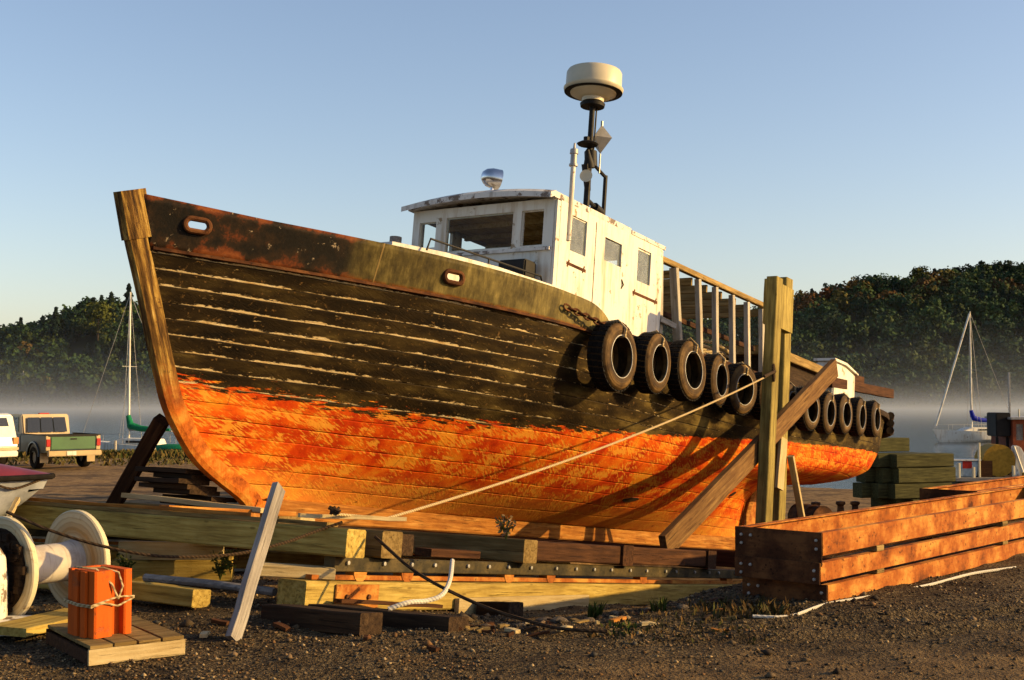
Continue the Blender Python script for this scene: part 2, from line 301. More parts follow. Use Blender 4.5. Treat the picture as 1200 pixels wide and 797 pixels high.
# ------------------------------------------------------------ mesh helpers
def tag(o, label=None, cat=None, group=None, kind=None):
    if label: o['label'] = label
    if cat: o['category'] = cat
    if group: o['group'] = group
    if kind: o['kind'] = kind
    return o
class MB:
    def __init__(s): s.v = []; s.f = []; s.sm = []
    def add(s, vs, fs, smooth=False, mtx=None):
        b = len(s.v)
        for p in vs:
            p = Vector(p); s.v.append(mtx @ p if mtx else p)
        for f in fs: s.f.append([b+i for i in f]); s.sm.append(smooth)
        return s
    def box(s, lo, hi, mtx=None):
        x0, y0, z0 = lo; x1, y1, z1 = hi
        return s.add([(x0,y0,z0),(x1,y0,z0),(x1,y1,z0),(x0,y1,z0),(x0,y0,z1),(x1,y0,z1),(x1,y1,z1),(x0,y1,z1)],
                     [(0,3,2,1),(4,5,6,7),(0,1,5,4),(1,2,6,5),(2,3,7,6),(3,0,4,7)], mtx=mtx)
    def bar(s, p0, p1, w, h, up=(0,0,1), ch=.08, seg=1, warp=0.0, end_cut=0.0):
        """timber or bar from p0 to p1, width w, height h, chamfered edges"""
        p0, p1 = Vector(p0), Vector(p1); d = (p1-p0); ln = d.length; d.normalize(); up = Vector(up)
        if abs(up.normalized().dot(d)) > .999: up = Vector((0, 1, 0)) if abs(d.y) < .9 else Vector((1, 0, 0))
        y = up.cross(d); y.normalize(); z = d.cross(y)
        c = min(w, h)*ch
        pr = [(-w/2+c,-h/2),(w/2-c,-h/2),(w/2,-h/2+c),(w/2,h/2-c),(w/2-c,h/2),(-w/2+c,h/2),(-w/2,h/2-c),(-w/2,-h/2+c)]
        vs, fs = [], []
        for i in range(seg+1):
            q = i/seg; a = rnd.uniform(-warp, warp); b = rnd.uniform(-warp, warp)
            e = end_cut*(1 if i == seg else 0)
            for (py, pz) in pr: vs.append(p0 + d*(ln*q + e*pz) + y*(py+a) + z*(pz+b))
        for i in range(seg):
            for k in range(8): fs.append((i*8+k, i*8+(k+1) % 8, (i+1)*8+(k+1) % 8, (i+1)*8+k))
        fs.append(tuple(range(7, -1, -1))); fs.append(tuple(seg*8+k for k in range(8)))
        return s.add(vs, fs)
    def tube(s, pts, r, n=8, closed=False, ell=1.0):
        pts = [Vector(p) for p in pts]; m = len(pts); vs, fs = [], []
        rs = r if isinstance(r, (list, tuple)) else [r]*m
        prev = None
        for i, p in enumerate(pts):
            a = pts[(i-1) % m] if (closed or i) else p; b = pts[(i+1) % m] if (closed or i < m-1) else p
            d = (b-a).normalized()
            if prev is None: x = d.orthogonal().normalized()
            else: x = (prev - d*prev.dot(d)).normalized()
            prev = x; y = d.cross(x)
            for k in range(n):
                an = 2*math.pi*k/n; vs.append(p + x*math.cos(an)*rs[i] + y*math.sin(an)*rs[i]*ell)
        for i in range(m if closed else m-1):
            j = (i+1) % m
            for k in range(n): fs.append((i*n+k, i*n+(k+1) % n, j*n+(k+1) % n, j*n+k))
        if not closed: fs.append(tuple(range(n-1, -1, -1))); fs.append(tuple((m-1)*n+k for k in range(n)))
        return s.add(vs, fs, True)
    def lathe(s, prof, n=24, mtx=None, closed=False):
        """prof: (r, z) list round z"""
        vs, fs = [], []; m = len(prof)
        for (r, z) in prof:
            for k in range(n):
                an = 2*math.pi*k/n; vs.append((r*math.cos(an), r*math.sin(an), z))
        for i in range(m if closed else m-1):
            j = (i+1) % m
            for k in range(n): fs.append((i*n+k, i*n+(k+1) % n, j*n+(k+1) % n, j*n+k))
        if not closed:
            if prof[0][0] > 1e-6: fs.append(tuple(range(n-1, -1, -1)))
            if prof[-1][0] > 1e-6: fs.append(tuple((m-1)*n+k for k in range(n)))
        return s.add(vs, fs, True, mtx)
    def prism(s, poly, y0, y1, mtx=None):
        """poly in x,z extruded along y"""
        n = len(poly); vs = [(x, y0, z) for x, z in poly] + [(x, y1, z) for x, z in poly]
        fs = [tuple(range(n)), tuple(range(2*n-1, n-1, -1))] + [(i, n+i, n+(i+1) % n, (i+1) % n) for i in range(n)]
        return s.add(vs, fs, mtx=mtx)
    def build(s, name, mat, parent=None, mtx=None, bevel=0, keep=False, sharp=40):
        me = bpy.data.meshes.new(name); me.from_pydata(s.v, [], s.f)
        bm = bmesh.new(); bm.from_mesh(me)
        bmesh.ops.remove_doubles(bm, verts=bm.verts, dist=1e-5)
        bmesh.ops.recalc_face_normals(bm, faces=bm.faces)
        if bevel: bmesh.ops.bevel(bm, geom=[e for e in bm.edges if len(e.link_faces) == 2 and e.calc_face_angle(0) > .5], offset=bevel, segments=2, affect='EDGES')
        anyt = any(s.sm)
        if anyt:
            for f in bm.faces: f.smooth = True
            for e in bm.edges:
                if len(e.link_faces) == 2 and e.calc_face_angle(0) > R(sharp): e.smooth = False
        bm.to_mesh(me); bm.free()
        o = bpy.data.objects.new(name, me); COL.objects.link(o)
        if mat: me.materials.append(M[mat] if isinstance(mat, str) else mat)
        if parent: o.parent = parent
        if mtx is not None: o.matrix_local = mtx
        return o
def empty(name, mtx, label, cat, group=None):
    o = bpy.data.objects.new(name, None); COL.objects.link(o); o.matrix_world = mtx; o.empty_display_size = .2
    return tag(o, label, cat, group)
T_ = Matrix.Translation
def axes(origin, x, up=(0,0,1)):
    x = Vector(x).normalized(); y = Vector(up).cross(x).normalized(); z = x.cross(y)
    return Matrix(((x.x,y.x,z.x,origin[0]),(x.y,y.y,z.y,origin[1]),(x.z,y.z,z.z,origin[2]),(0,0,0,1)))
def timber(name, p0, p1, w, h, mat, parent=None, up=(0,0,1), seg=6, warp=.004, ch=.06, pm=None, end_cut=0):
    """a timber whose local x runs along its grain; p0,p1 in world (or, with pm, in that frame)"""
    p0, p1 = Vector(p0), Vector(p1); mt = axes(p0, p1-p0, up); ln = (p1-p0).length
    b = MB(); b.bar((0,0,0), (ln,0,0), w, h, (0,0,1), ch, seg, warp, end_cut)
    o = b.build(name, mat)
    if parent: o.parent = parent
    o.matrix_local = mt if (pm is None or parent) else pm @ mt
    return o
def copy_tree(o, parent=None):
    c = o.copy(); COL.objects.link(c); c.parent = parent
    for ch in o.children:
        d = copy_tree(ch, c); d.matrix_local = ch.matrix_local.copy()
    return c
def sag(p0, p1, dip, n=16):
    p0, p1 = Vector(p0), Vector(p1)
    return [p0.lerp(p1, i/n) + Vector((0,0,-4*dip*(i/n)*(1-i/n))) for i in range(n+1)]
def smooth(a, b, x):
    t = min(1, max(0, (x-a)/(b-a))); return t*t*(3-2*t)

# ------------------------------------------------------------ ground
def nsm(a, b, x): t = np.clip((x-a)/(b-a), 0, 1); return t*t*(3-2*t)
def ground_z(x, y):
    x = np.asarray(x, float); y = np.asarray(y, float)
    right = nsm(-1, 5, x)
    zb = -.024*np.clip(y-14, 0, 45)*(1-right) - .078*np.clip(y-15.2, 0, 19)*right
    dx, dy = x-Ov.x, y-Ov.y
    s = dx*math.sin(A_)+dy*math.cos(A_); t = dx*math.cos(A_)-dy*math.sin(A_)
    zf = np.maximum(-.10*nsm(-1.2, .3, s) - .126*np.clip(s, 0, 40), -2.15)
    lat = nsm(5.7, 4.1, t)*nsm(-5.0, -3.6, t)*nsm(-2.2, .2, s)*nsm(21, 16, s)
    z = zb*(1-lat) + np.minimum(zf, zb)*lat
    ys = 58 - 16*nsm(0, 14, x)
    z = z - 4.0*nsm(ys, ys+12, y)
    q = y - .22*x - 8.6
    for c_ in (0.0, .55): z += -.035*np.exp(-((q-c_-.05*np.sin(x*1.7))/.10)**2)*nsm(-.4, 1.2, x) + .016*np.exp(-((q-c_-.17)/.07)**2)*nsm(-.4, 1.2, x)
    z += .012*np.sin(x*9.1+2*np.sin(y*5))*np.sin(y*7.7+x*2)*nsm(5, 7, y)*nsm(15, 13, y)
    z += .03*np.sin(x*1.3+.5)*np.cos(y*.9)*nsm(5, 9, y) + .018*np.sin(x*4.1)*np.sin(y*3.3+x)
    return z
def gz(x, y): return float(ground_z(x, y))
def grid_mesh(name, xs, ys, zf, mat):
    X, Y = np.meshgrid(xs, ys); Z = zf(X, Y)
    co = np.stack([X, Y, Z], -1).reshape(-1, 3); ny, nx = X.shape
    idx = np.arange(nx*ny).reshape(ny, nx)
    q = np.stack([idx[:-1,:-1], idx[:-1,1:], idx[1:,1:], idx[1:,:-1]], -1).reshape(-1, 4)
    me = np_mesh(name, co, q); me.polygons.foreach_set('use_smooth', np.ones(len(q), bool))
    me.materials.append(mat); o = bpy.data.objects.new(name, me); COL.objects.link(o); return o
def np_mesh(name, co, faces):
    me = bpy.data.meshes.new(name); k = faces.shape[1]
    me.vertices.add(len(co)); me.vertices.foreach_set('co', np.asarray(co, np.float32).ravel())
    me.loops.add(faces.size); me.loops.foreach_set('vertex_index', faces.astype(np.int32).ravel())
    me.polygons.add(len(faces)); me.polygons.foreach_set('loop_start', np.arange(0, faces.size, k, dtype=np.int32))
    me.update(calc_edges=True); return me
def _ground():
    g = G('gravel_and_dirt'); v = g.obj(); x, y, z = g.sep(v)
    st = g.vor(v, 38, out='Color'); sd_ = g.vor(v, 38)
    st2 = g.vor(v, 95, out='Color')
    gr = g.ramp(g.sep(st)[0], [(.15, (.05, .034, .018)), (.5, (.17, .115, .055)), (.8, (.36, .25, .12)), (1, (.56, .42, .23))])
    gr2 = g.ramp(g.sep(st2)[1], [(.2, (.055, .038, .020)), (.7, (.22, .15, .07)), (1, (.42, .30, .16))])
    gr = g.mix(.5, gr, gr2)
    n = g.noise(v, .8, 6, .6); n2 = g.noise(v, 6, 6, .65)
    dirt = g.ramp(n2, [(.3, (.12, .068, .028)), (.5, (.27, .165, .07)), (.7, (.46, .30, .13))])
    far = g.step(g.math('ADD', y, g.math('MULTIPLY', n, 4.0)), 13, 19)
    near = g.step(g.math('ADD', g.math('ADD', y, g.math('MULTIPLY', x, -.28)), g.math('MULTIPLY', n, 2.4)), 9.7, 8.6)
    near = g.math('MULTIPLY', near, g.step(x, -1.4, .8))
    pf = g.math('MAXIMUM', g.math('MULTIPLY', near, .75), far)
    patch = g.math('MULTIPLY', g.step(n, .56, .66), .55)
    c = g.mix(g.math('MAXIMUM', pf, patch), gr, dirt)
    c = g.mix(g.math('MULTIPLY', g.step(g.noise(g.scale(v, (.5, 1.0, 1)), 1.3, 7, .7), .50, .60), .6), c, (.07, .042, .02))
    c = g.mix(g.math('MULTIPLY', far, g.step(g.noise(g.scale(v, (.25, .9, 1)), 1.1, 4), .52, .66)), c, (.09, .055, .028))
    h = g.math('ADD', g.math('MULTIPLY', sd_, 1.0), g.math('MULTIPLY', g.vor(v, 95), .5))
    c = g.n('ShaderNodeVectorMath', {0: c, 3: g.math('ADD', .62, g.math('MULTIPLY', far, .4))}, operation='SCALE').outputs[0]
    b = g.bump(g.math('ADD', g.math('MULTIPLY', h, g.math('SUBTRACT', 1.15, pf)), g.math('MULTIPLY', n2, .8)), .9, .03)
    return g.done(c, .95, 0, b)
xs = np.unique(np.concatenate([np.arange(-8, 9, .08), np.arange(-70, 71, 1.0), np.arange(-16, 30, .5)]))
ys = np.unique(np.concatenate([np.arange(-4, 6, .5), np.arange(6, 16, .08), np.arange(16, 75, .5)]))
gnd = grid_mesh('ground', xs, ys, ground_z, _ground()); tag(gnd, kind='structure')

def _water():
    g = G('lake_water'); v = g.obj()
    n = g.noise(g.scale(v, (.5, 1.4, 1)), 1.2, 4, .6); n2 = g.noise(g.scale(v, (.03, .12, 1)), 1, 3)
    return g.done((.02, .03, .035), .16, 0, g.bump(g.math('ADD', n, n2), .22, .12), IOR=1.33)
WZ = -2.6
b = MB(); b.add([(-2500, 40, WZ), (2500, 40, WZ), (2500, 3500, WZ), (-2500, 3500, WZ)], [(0,1,2,3)])
tag(b.build('lake_water', _water()), kind='structure')

# ------------------------------------------------------------ hills across the lake
# skyline as elevation (m) against horizontal angle x/y
RL = [(-.9, 20), (-.55, 22), (-.40, 27), (-.36, 34), (-.345, 38), (-.32, 43), (-.295, 44), (-.26, 44), (-.2, 46), (-.1, 40), (0, 30), (.1, 34),
      (.18, 38), (.205, 42), (.245, 46), (.265, 49), (.285, 50), (.31, 51), (.34, 54), (.37, 57), (.40, 58), (.5, 60), (.7, 64), (.95, 60)]
def ridge(a): return np.interp(a, [p[0] for p in RL], [p[1] for p in RL])
TREE_H = 11.0
def hill_z(x, y):
    a = x/y; f = nsm(415, 575, y)**.9
    return -4.0 + nsm(400, 425, y)*2.2 + (ridge(a)+4-TREE_H)*f + 1.5*np.sin(x*.05)*f + 1.2*np.sin(y*.07+x*.03)*f
def _soil():
    g = G('forest_floor'); return g.done(g.ramp(g.noise(g.obj(), .05, 5), [(.3, (.012, .018, .008)), (.7, (.035, .035, .015))]), .95)
hxs = np.arange(-620, 640, 10.0); hys = np.concatenate([np.arange(400, 620, 8.0), [660, 760, 900]])
hill = grid_mesh('hills', hxs, hys, lambda X, Y: hill_z(X, np.minimum(Y, 600)), _soil()); tag(hill, kind='structure')

def _leaf():
    g = G('foliage'); at = g.n('ShaderNodeAttribute', attribute_name='tint').outputs['Color']
    c = g.mix(g.step(g.noise(g.obj(), .6, 4), .3, .7), g.mix(.35, at, (0, 0, 0)), at)
    return g.done(c, .8, 0, Specular_IOR_Level=.1)
LEAF = _leaf()
def _bark():
    g = G('bark'); return g.done(g.ramp(g.noise(g.scale(g.obj(), (3, 3, .5)), 1.5, 5), [(.3, (.02, .015, .01)), (.7, (.07, .05, .035))]), .95)
BARK = _bark()
def crown_np(rg, h, r, kind, nq, q):
    """leaf clumps of one crown: (n,3) centres in a crown of height h, radius r above its own base"""
    if kind == 'pine':
        z = rg.uniform(.14, 1, nq); rr = r*(1.06-z)**.8*rg.uniform(.15, 1, nq)**.5*(.75+.25*np.sin(z*31+rg.uniform(0, 6)))
        an = rg.uniform(0, 2*math.pi, nq); c = np.stack([rr*np.cos(an), rr*np.sin(an), h*z-rr*.18], -1); out = np.stack([np.cos(an), np.sin(an), .5+0*an], -1)
    else:
        nl = 11; lc = np.stack([rg.normal(0, .38, nl)*r, rg.normal(0, .38, nl)*r, h*rg.uniform(.40, .84, nl)], -1)
        lr = r*rg.uniform(.38, .62, nl); k = rg.integers(0, nl, nq); d = rg.normal(size=(nq, 3)); d /= np.linalg.norm(d, axis=1)[:, None]
        c = lc[k] + d*(lr[k]*rg.uniform(.7, 1.08, nq))[:, None]; out = d
    n = rg.normal(size=(nq, 3))*.45 + out; n /= np.linalg.norm(n, axis=1)[:, None]
    a = np.cross(n, rg.normal(size=(nq, 3))); a /= np.linalg.norm(a, axis=1)[:, None]; bb = np.cross(n, a)
    sz = q*rg.uniform(.6, 1.3, nq)[:, None]
    v = np.stack([c-a*sz-bb*sz*.6, c+a*sz*.9-bb*sz*.7, c+a*sz*.8+bb*sz*.7, c-a*sz+bb*sz*.8], 1)
    return v.reshape(-1, 3)
def leaf_obj(name, co, tint, parent=None):
    f = np.arange(len(co)).reshape(-1, 4); me = np_mesh(name, co, f)
    at = me.color_attributes.new('tint', 'FLOAT_COLOR', 'POINT')
    at.data.foreach_set('color', np.concatenate([tint, np.ones((len(tint), 1))], 1).astype(np.float32).ravel())
    me.materials.append(LEAF); o = bpy.data.objects.new(name, me); COL.objects.link(o)
    if parent: o.parent = parent
    return o
PAL = {'g': [(.038, .082, .030), (.050, .095, .030), (.030, .070, .032), (.065, .095, .026)],
       'p': [(.018, .044, .026), (.024, .052, .028), (.022, .040, .024)],
       'a': [(.15, .075, .018), (.13, .085, .020), (.10, .055, .018), (.11, .095, .022)]}
def forest(name, a0, a1, n, seed, autumn):
    rg = np.random.default_rng(seed); V, C = [], []
    cnt = 0
    while cnt < n:
        y = 418 + 170*rg.random()**.8; a = rg.uniform(a0, a1); x = a*y
        if rg.random() < .25: y = 415 + rg.uniform(0, 6); x = a*y
        z = float(hill_z(x, y)); k = rg.random(); au = autumn(a, y)
        kind = 'a' if k < au else ('p' if k < au+(.34 if a < 0 else .16) else 'g')
        h = TREE_H*rg.uniform(.75, 1.2); r = rg.uniform(3.2, 5.6)
        if kind == 'p': r *= .95
        v = crown_np(rg, h, r, 'pine' if kind == 'p' else 'dec', 300, .58)
        V.append(v+np.array([x, y, z])); col = np.array(PAL[kind][rg.integers(len(PAL[kind]))])*rg.uniform(.7, 1.3)
        C.append(np.repeat(np.clip(col[None]*rg.uniform(.8, 1.2, (len(v)//4, 1)), 0, 1), 4, 0)); cnt += 1
    return tag(leaf_obj(name, np.concatenate(V), np.concatenate(C)), kind='stuff')
forest('forest', -.47, -.20, 560, 3, lambda a, y: .01)
forest('forest', .10, .47, 900, 5, lambda a, y: .42 if (y > 520 and .22 < a < .33) else (.05 if y > 520 else 0))
_tp = {}
def far_tree(a, y, h, r, kind, pal, label, group=None, seed=1, name='tree', lift=0):
    rg = np.random.default_rng(seed); x = a*y; z = float(hill_z(x, y))+lift
    e = empty(name, T_((x, y, z)), label, 'tree', group)
    v = crown_np(rg, h, r, kind, 900, .48)
    tn = np.repeat(np.array(pal)[None]*rg.uniform(.8, 1.25, (len(v)//4, 1)), 4, 0)
    leaf_obj('crown', v, tn, e)
    b = MB(); b.tube([(0,0,-1), (.1,.1,h*.4), (0,.1,h*.8)], [.4, .3, .12], 7); b.build('trunk', BARK, e)
    return e
far_tree(-.357, 520, 16, 4.6, 'pine', (.010, .026, .016), 'dark pine standing above the left skyline, over the pickup truck', name='pine_tree', seed=11, lift=3)
far_tree(-.324, 470, 13, 7.0, 'dec', (.10, .115, .018), 'yellow green rounded tree on the left hillside below the dark pines', seed=12, lift=14, name='tree')
far_tree(-.300, 560, 17, 5.0, 'pine', (.010, .024, .016), 'tallest dark pine of the left hill, close to the bare sailboat mast', name='pine_tree', seed=13)
far_tree(.226, 545, 13, 5.6, 'dec', (.17, .070, .012), 'rust orange autumn tree on the ridge just right of the tall forked post', seed=14)
far_tree(.250, 548, 14, 6.0, 'dec', (.16, .055, .014), 'deep orange autumn tree at the middle of the orange patch of the ridge', seed=15)
far_tree(.272, 552, 13, 5.4, 'dec', (.13, .085, .016), 'ochre autumn tree on the ridge, next right of the deep orange one', seed=16)
far_tree(.320, 560, 15, 5.0, 'dec', (.075, .085, .014), 'olive yellow tree where the orange ridge turns to dark green', seed=17)
for i, (a, hh) in enumerate([(.336, 15), (.349, 17), (.363, 18), (.378, 16), (.392, 17)]):
    far_tree(a, 575, hh*.9, 5.2, 'dec', (.014, .030, .014), 'tall dark green tree in the row along the top of the right ridge', group='tall trees along the right ridge', seed=20+i, name='tree')
# utility pole on the left shore
e = empty('utility_pole', T_((aty(27, 448, 415).x, 415, -1)), 'thin grey utility pole in front of the left wooded shore', 'pole')
b = MB(); b.tube([(0,0,0), (0,0,10.5)], [.16, .11], 7); b.build('pole', 'grey_metal', e)
b = MB(); b.box((-.9,-.06,9.4), (.9,.06,9.6)); b.build('crossarm', 'grey_metal', e)

# ------------------------------------------------------------ mist
def mist():
    g = G('lake_mist'); v = g.obj(); x, y, z = g.sep(v); h = g.math('SUBTRACT', z, WZ)
    e1 = g.math('POWER', 2.718, g.math('MULTIPLY', h, -1/2.2)); e2 = g.math('POWER', 2.718, g.math('MULTIPLY', h, -1/9.0))
    n = g.step(g.noise(g.scale(v, (.010, .010, .07)), 1.0, 4, .62, .4), .36, .66)
    fade = g.step(y, 90, 330); top_ = g.step(h, 44, 24)
    dn = g.math('ADD', g.math('MULTIPLY', e1, .0065), g.math('MULTIPLY', g.math('MULTIPLY', e2, n), .0012))
    dn = g.math('MULTIPLY', g.math('MULTIPLY', dn, fade), top_)
    pv = g.n('ShaderNodeVolumePrincipled', {'Color': (.72, .82, .98, 1), 'Density': dn, 'Anisotropy': .1})
    g.t.links.new(pv.outputs[0], g.out.inputs['Volume'])
    b = MB(); b.box((-420, 90, WZ+.05), (420, 470, WZ+45)); o = b.build('mist', g.m); return tag(o, kind='stuff')
mist()

# ------------------------------------------------------------ the boat
boat = empty('tugboat', MB_.copy(), 'old wooden tugboat on a slipway with peeling black and red hull and white wheelhouse', 'boat')
SU = [(-.6, 3.3), (0.07, 2.12), (.24, 1.78), (.42, 1.37), (.62, 1.11), (.89, .87), (1.04, .75), (1.64, .48), (2.15, .27), (2.63, .05), (3.12, -.14)]
su_u = [p[0] for p in SU[1:]]; su_s = [p[1] for p in SU[1:]]
def stem_s(u): return float(np.interp(u, su_u, su_s))
EU = [(.2, 15.4), (.9, 15.8), (1.2, 16.3), (1.35, 17.4), (1.45, 18.7), (1.6, 19.7), (1.85, 20.5), (2.3, 21.0), (2.8, 21.2), (3.2, 21.4)]
def stern_s(u): return float(np.interp(u, [p[0] for p in EU], [p[1] for p in EU]))
def breadth(s, u):
    x = min(1, max(0, (u-.16)/2.5)); bm_ = .11+1.99*(1-(1-x)**3)
    s0 = stem_s(u)+.14; Lb = 7.0-1.5*min(1, u/3.0); xb = min(1, max(0, (s-s0)/Lb)); fb = math.sin(xb*math.pi/2)
    s1 = stern_s(u); k = smooth(1.0, 1.8, u); Ls = 6.5-1.3*k; xs_ = min(1, max(0, (s1-s)/Ls))
    f1 = 1-(1-xs_)**1.7; f2 = (1-(1-xs_)**2.2)**.5; fs_ = f1*(1-k)+f2*k
    return .05 + (bm_-.05)*fb*fs_
def deck_u(s): return 2.62 + .36*smooth(9, 21, s)
def paint_u(s): return float(np.interp(s, [0, 2.4, 3.5, 5, 10, 12.6, 16, 21], [1.36, 1.25, 1.24, 1.29, 1.65, 1.85, 2.05, 2.28]))
def hull_mesh(side):
    na, nv = 150, 64; vs = []; uv1 = []; uv2 = []
    for j in range(nv+1):
        for i in range(na+1):
            a = i/na; a = .5-.5*math.cos(a*math.pi) if False else a**1.0
            aa = a + .06*math.sin(2*math.pi*a)*-1
            s_est = aa*21.0; ut = deck_u(s_est)
            u = .18 + (ut-.18)*(j/nv)
            s = stem_s(u)+.14 + (stern_s(u)-stem_s(u)-.14)*aa
            vs.append((s, -side*breadth(s, u), u)); uv1.append((s, j/nv*15.5)); uv2.append((s, u-paint_u(s)))
    fs = []
    for j in range(nv):
        for i in range(na):
            q = [j*(na+1)+i, j*(na+1)+i+1, (j+1)*(na+1)+i+1, (j+1)*(na+1)+i]
            fs.append(q if side > 0 else q[::-1])
    return vs, fs, uv1, uv2
def uv_obj(name, vs, fs, uvs, mat, parent):
    me = bpy.data.meshes.new(name); me.from_pydata(vs, [], fs)
    li = np.array([l.vertex_index for l in me.loops])
    for nm, uu in uvs.items():
        ul = me.uv_layers.new(name=nm); ul.data.foreach_set('uv', np.asarray(uu, np.float32)[li].ravel())
    me.polygons.foreach_set('use_smooth', np.ones(len(fs), bool)); me.materials.append(M[mat])
    o = bpy.data.objects.new(name, me); COL.objects.link(o); o.parent = parent; return o
v1, f1, a1, b1 = hull_mesh(1); v2, f2, a2, b2 = hull_mesh(-1); n1 = len(v1)
hull = uv_obj('hull', v1+v2, f1+[[i+n1 for i in q] for q in f2], {'planks': a1+a2, 'waterline': b1+b2}, 'hull', boat)
# dark sea water intakes in the bottom planking
for s_, u_, a_ in ((9.1, .62, .20), (13.2, .95, .13)):
    t_ = breadth(s_, u_); e_ = .02
    du = Vector((0, -(breadth(s_, u_+e_)-breadth(s_, u_-e_))/(2*e_), 1)).normalized(); ds_ = Vector((1, -(breadth(s_+e_, u_)-breadth(s_-e_, u_))/(2*e_), 0)).normalized()
    c_ = Vector((s_, -t_, u_)); nn_ = ds_.cross(du).normalized()
    b = MB(); ps = [c_ + ds_*math.cos(k)*a_ + du*(math.sin(k)*.06 + math.cos(k)*.03) for k in [2*math.pi*i/20 for i in range(20)]]
    b.add([p_-nn_*.012 for p_ in ps]+[p_+nn_*.012 for p_ in ps], [tuple(range(20)), tuple(range(39, 19, -1))]+[(i, (i+1) % 20, 20+(i+1) % 20, 20+i) for i in range(20)]); b.build('water_intake', 'wood_dark', hull)
# bulwark plates
def bul_top(s):
    base = float(np.interp(s, [0, 1.2, 2.7, 4.9, 5.5], [3.10, 3.05, 3.03, 2.99, 2.97]))
    return base if s < 5.5 else 2.62 + (base-2.62)*math.sqrt(max(0, 1-((s-5.5)/.75)**2))
def bulwark(side):
    ns, nu = 80, 8; vs, uu = [], []
    for layer in (0, 1):
        for i in range(ns+1):
            s = .10 + (6.24-.10)*i/ns
            ut = max(bul_top(s), 2.63)
            for j in range(nu+1):
                u = 2.58 + (ut-2.58)*j/nu
                ss = max(s, stem_s(u)+.19)
                t = breadth(ss, u) + (.028 if layer == 0 else -.02)
                vs.append((ss, -side*t, u)); uu.append((ss, j/nu))
    st = nu+1; N1 = (ns+1)*st; fs = []
    for i in range(ns):
        for j in range(nu):
            a, b_, c, d = i*st+j, (i+1)*st+j, (i+1)*st+j+1, i*st+j+1
            fs += [[a, b_, c, d], [N1+d, N1+c, N1+b_, N1+a]]
        fs += [[i*st+nu, (i+1)*st+nu, N1+(i+1)*st+nu, N1+i*st+nu], [(i+1)*st, i*st, N1+i*st, N1+(i+1)*st]]
    for j in range(nu):
        fs += [[j, j+1, N1+j+1, N1+j], [ns*st+j+1, ns*st+j, N1+ns*st+j, N1+ns*st+j+1]]
    if side < 0: fs = [q[::-1] for q in fs]
    o = uv_obj('bulwark', vs, fs, {'planks': uu}, 'bulwark', boat)
    # hawse holes cut through the plate, each with its cast ring
    cuts = []
    for s0, u0 in ((.62, 2.875), (3.30, 2.82)):
        t0 = breadth(s0, u0); e = 1e-2; tan = Vector((1, -side*(breadth(s0+.1, u0)-breadth(s0-.1, u0))/.2, 0)).normalized()
        nrm = Vector((-tan.y, tan.x, 0)) * (-side if True else 1)
        c = Vector((s0, -side*t0, u0)); up = Vector((0, 0, 1))
        out = [c + tan*(math.cos(k)*.055 + (.055 if math.cos(k) > 0 else -.055)) + up*math.sin(k)*.058 for k in [2*math.pi*i/28+.01 for i in range(28)]]
        cb = MB(); vs_ = [p - nrm*.15 for p in out]+[p + nrm*.15 for p in out]; n = 28
        cb.add(vs_, [tuple(range(n)), tuple(range(2*n-1, n-1, -1))]+[(i, (i+1) % n, n+(i+1) % n, n+i) for i in range(n)])
        cuts.append((cb, out, nrm))
    for cb, out, nrm in cuts:
        co = cb.build('cut', None, boat); md = o.modifiers.new('b', 'BOOLEAN'); md.object = co; md.operation = 'DIFFERENCE'; md.solver = 'EXACT'
        bpy.context.view_layer.update(); dg = bpy.context.evaluated_depsgraph_get()
        me = bpy.data.meshes.new_from_object(o.evaluated_get(dg)); o.modifiers.clear(); o.data = me; bpy.data.objects.remove(co)
        rb = MB(); mid = sum(out, Vector())/28
        sgn = -1 if (nrm.y*(-side)) < 0 else 1
        rb.tube([mid+(p-mid)*1.12 + nrm*sgn*.03 for p in out], .030, 8, closed=True); rb.build('hawse_ring', 'rust_dark', o)
    return o
bulwark(1); bulwark(-1)
# stem timber, its cap and the keel
def stem_part(name, pts, dep, hw, mat, front=0.0):
    vs, fs = [], []; n = len(pts)
    for i, (u, s) in enumerate(pts):
        u0, s0 = pts[max(0, i-1)]; u1, s1 = pts[min(n-1, i+1)]; d = Vector((s1-s0, u1-u0)).normalized(); inn = Vector((d.y, -d.x))
        if inn.x < 0: inn = -inn
        inn = Vector((abs(d.y), -d.x*(1 if d.y > 0 else -1)))
        if inn.x < 0: inn = -inn
        p = Vector((s, u))
        for (k, wd) in ((-front, hw*.55), (.05, hw*.9), (dep, hw*1.25)):
            q = p + inn*k
            vs += [(q.x, -wd, q.y), (q.x, wd, q.y)]
    for i in range(n-1):
        a, b_ = i*6, (i+1)*6
        for (p, q) in ((0, 1), (1, 3), (3, 5), (5, 4), (4, 2), (2, 0)): fs.append((a+p, a+q, b_+q, b_+p))
    fs += [(0, 2, 4, 5, 3, 1), tuple((n-1)*6+k for k in (1, 3, 5, 4, 2, 0))]
    b = MB(); b.add(vs, fs); return b.build(name, mat, boat)
fine = []
for i in range(60):
    u = 2.63 - (2.63-.0)*i/59
    # smooth the traced curve
    s = np.mean([np.interp(u+d, su_u[::1], su_s) for d in (-.1, -.05, 0, .05, .1)]); fine.append((u, float(s)))
fine += [(-.03, 2.5), (-.05, 3.1)]
stem_part('stem', fine, .175, .085, 'stem', .0)
stem_part('stem_cap', [(3.075, -.115), (2.9, -.05), (2.62, .055)], .235, .105, 'stem', .02)
b = MB(); b.bar(L(2.3, 0, .075), L(15.5, 0, .075), .24, .25, seg=14, warp=.004); b.build('keel', 'hull_keel' if 'hull_keel' in M else 'wood_orange', boat)
b = MB(); b.bar(L(15.45, 0, -.03), L(16.2, 0, 1.35), .16, .22, up=(0,1,0)); b.build('stern_post', 'wood_orange', boat)
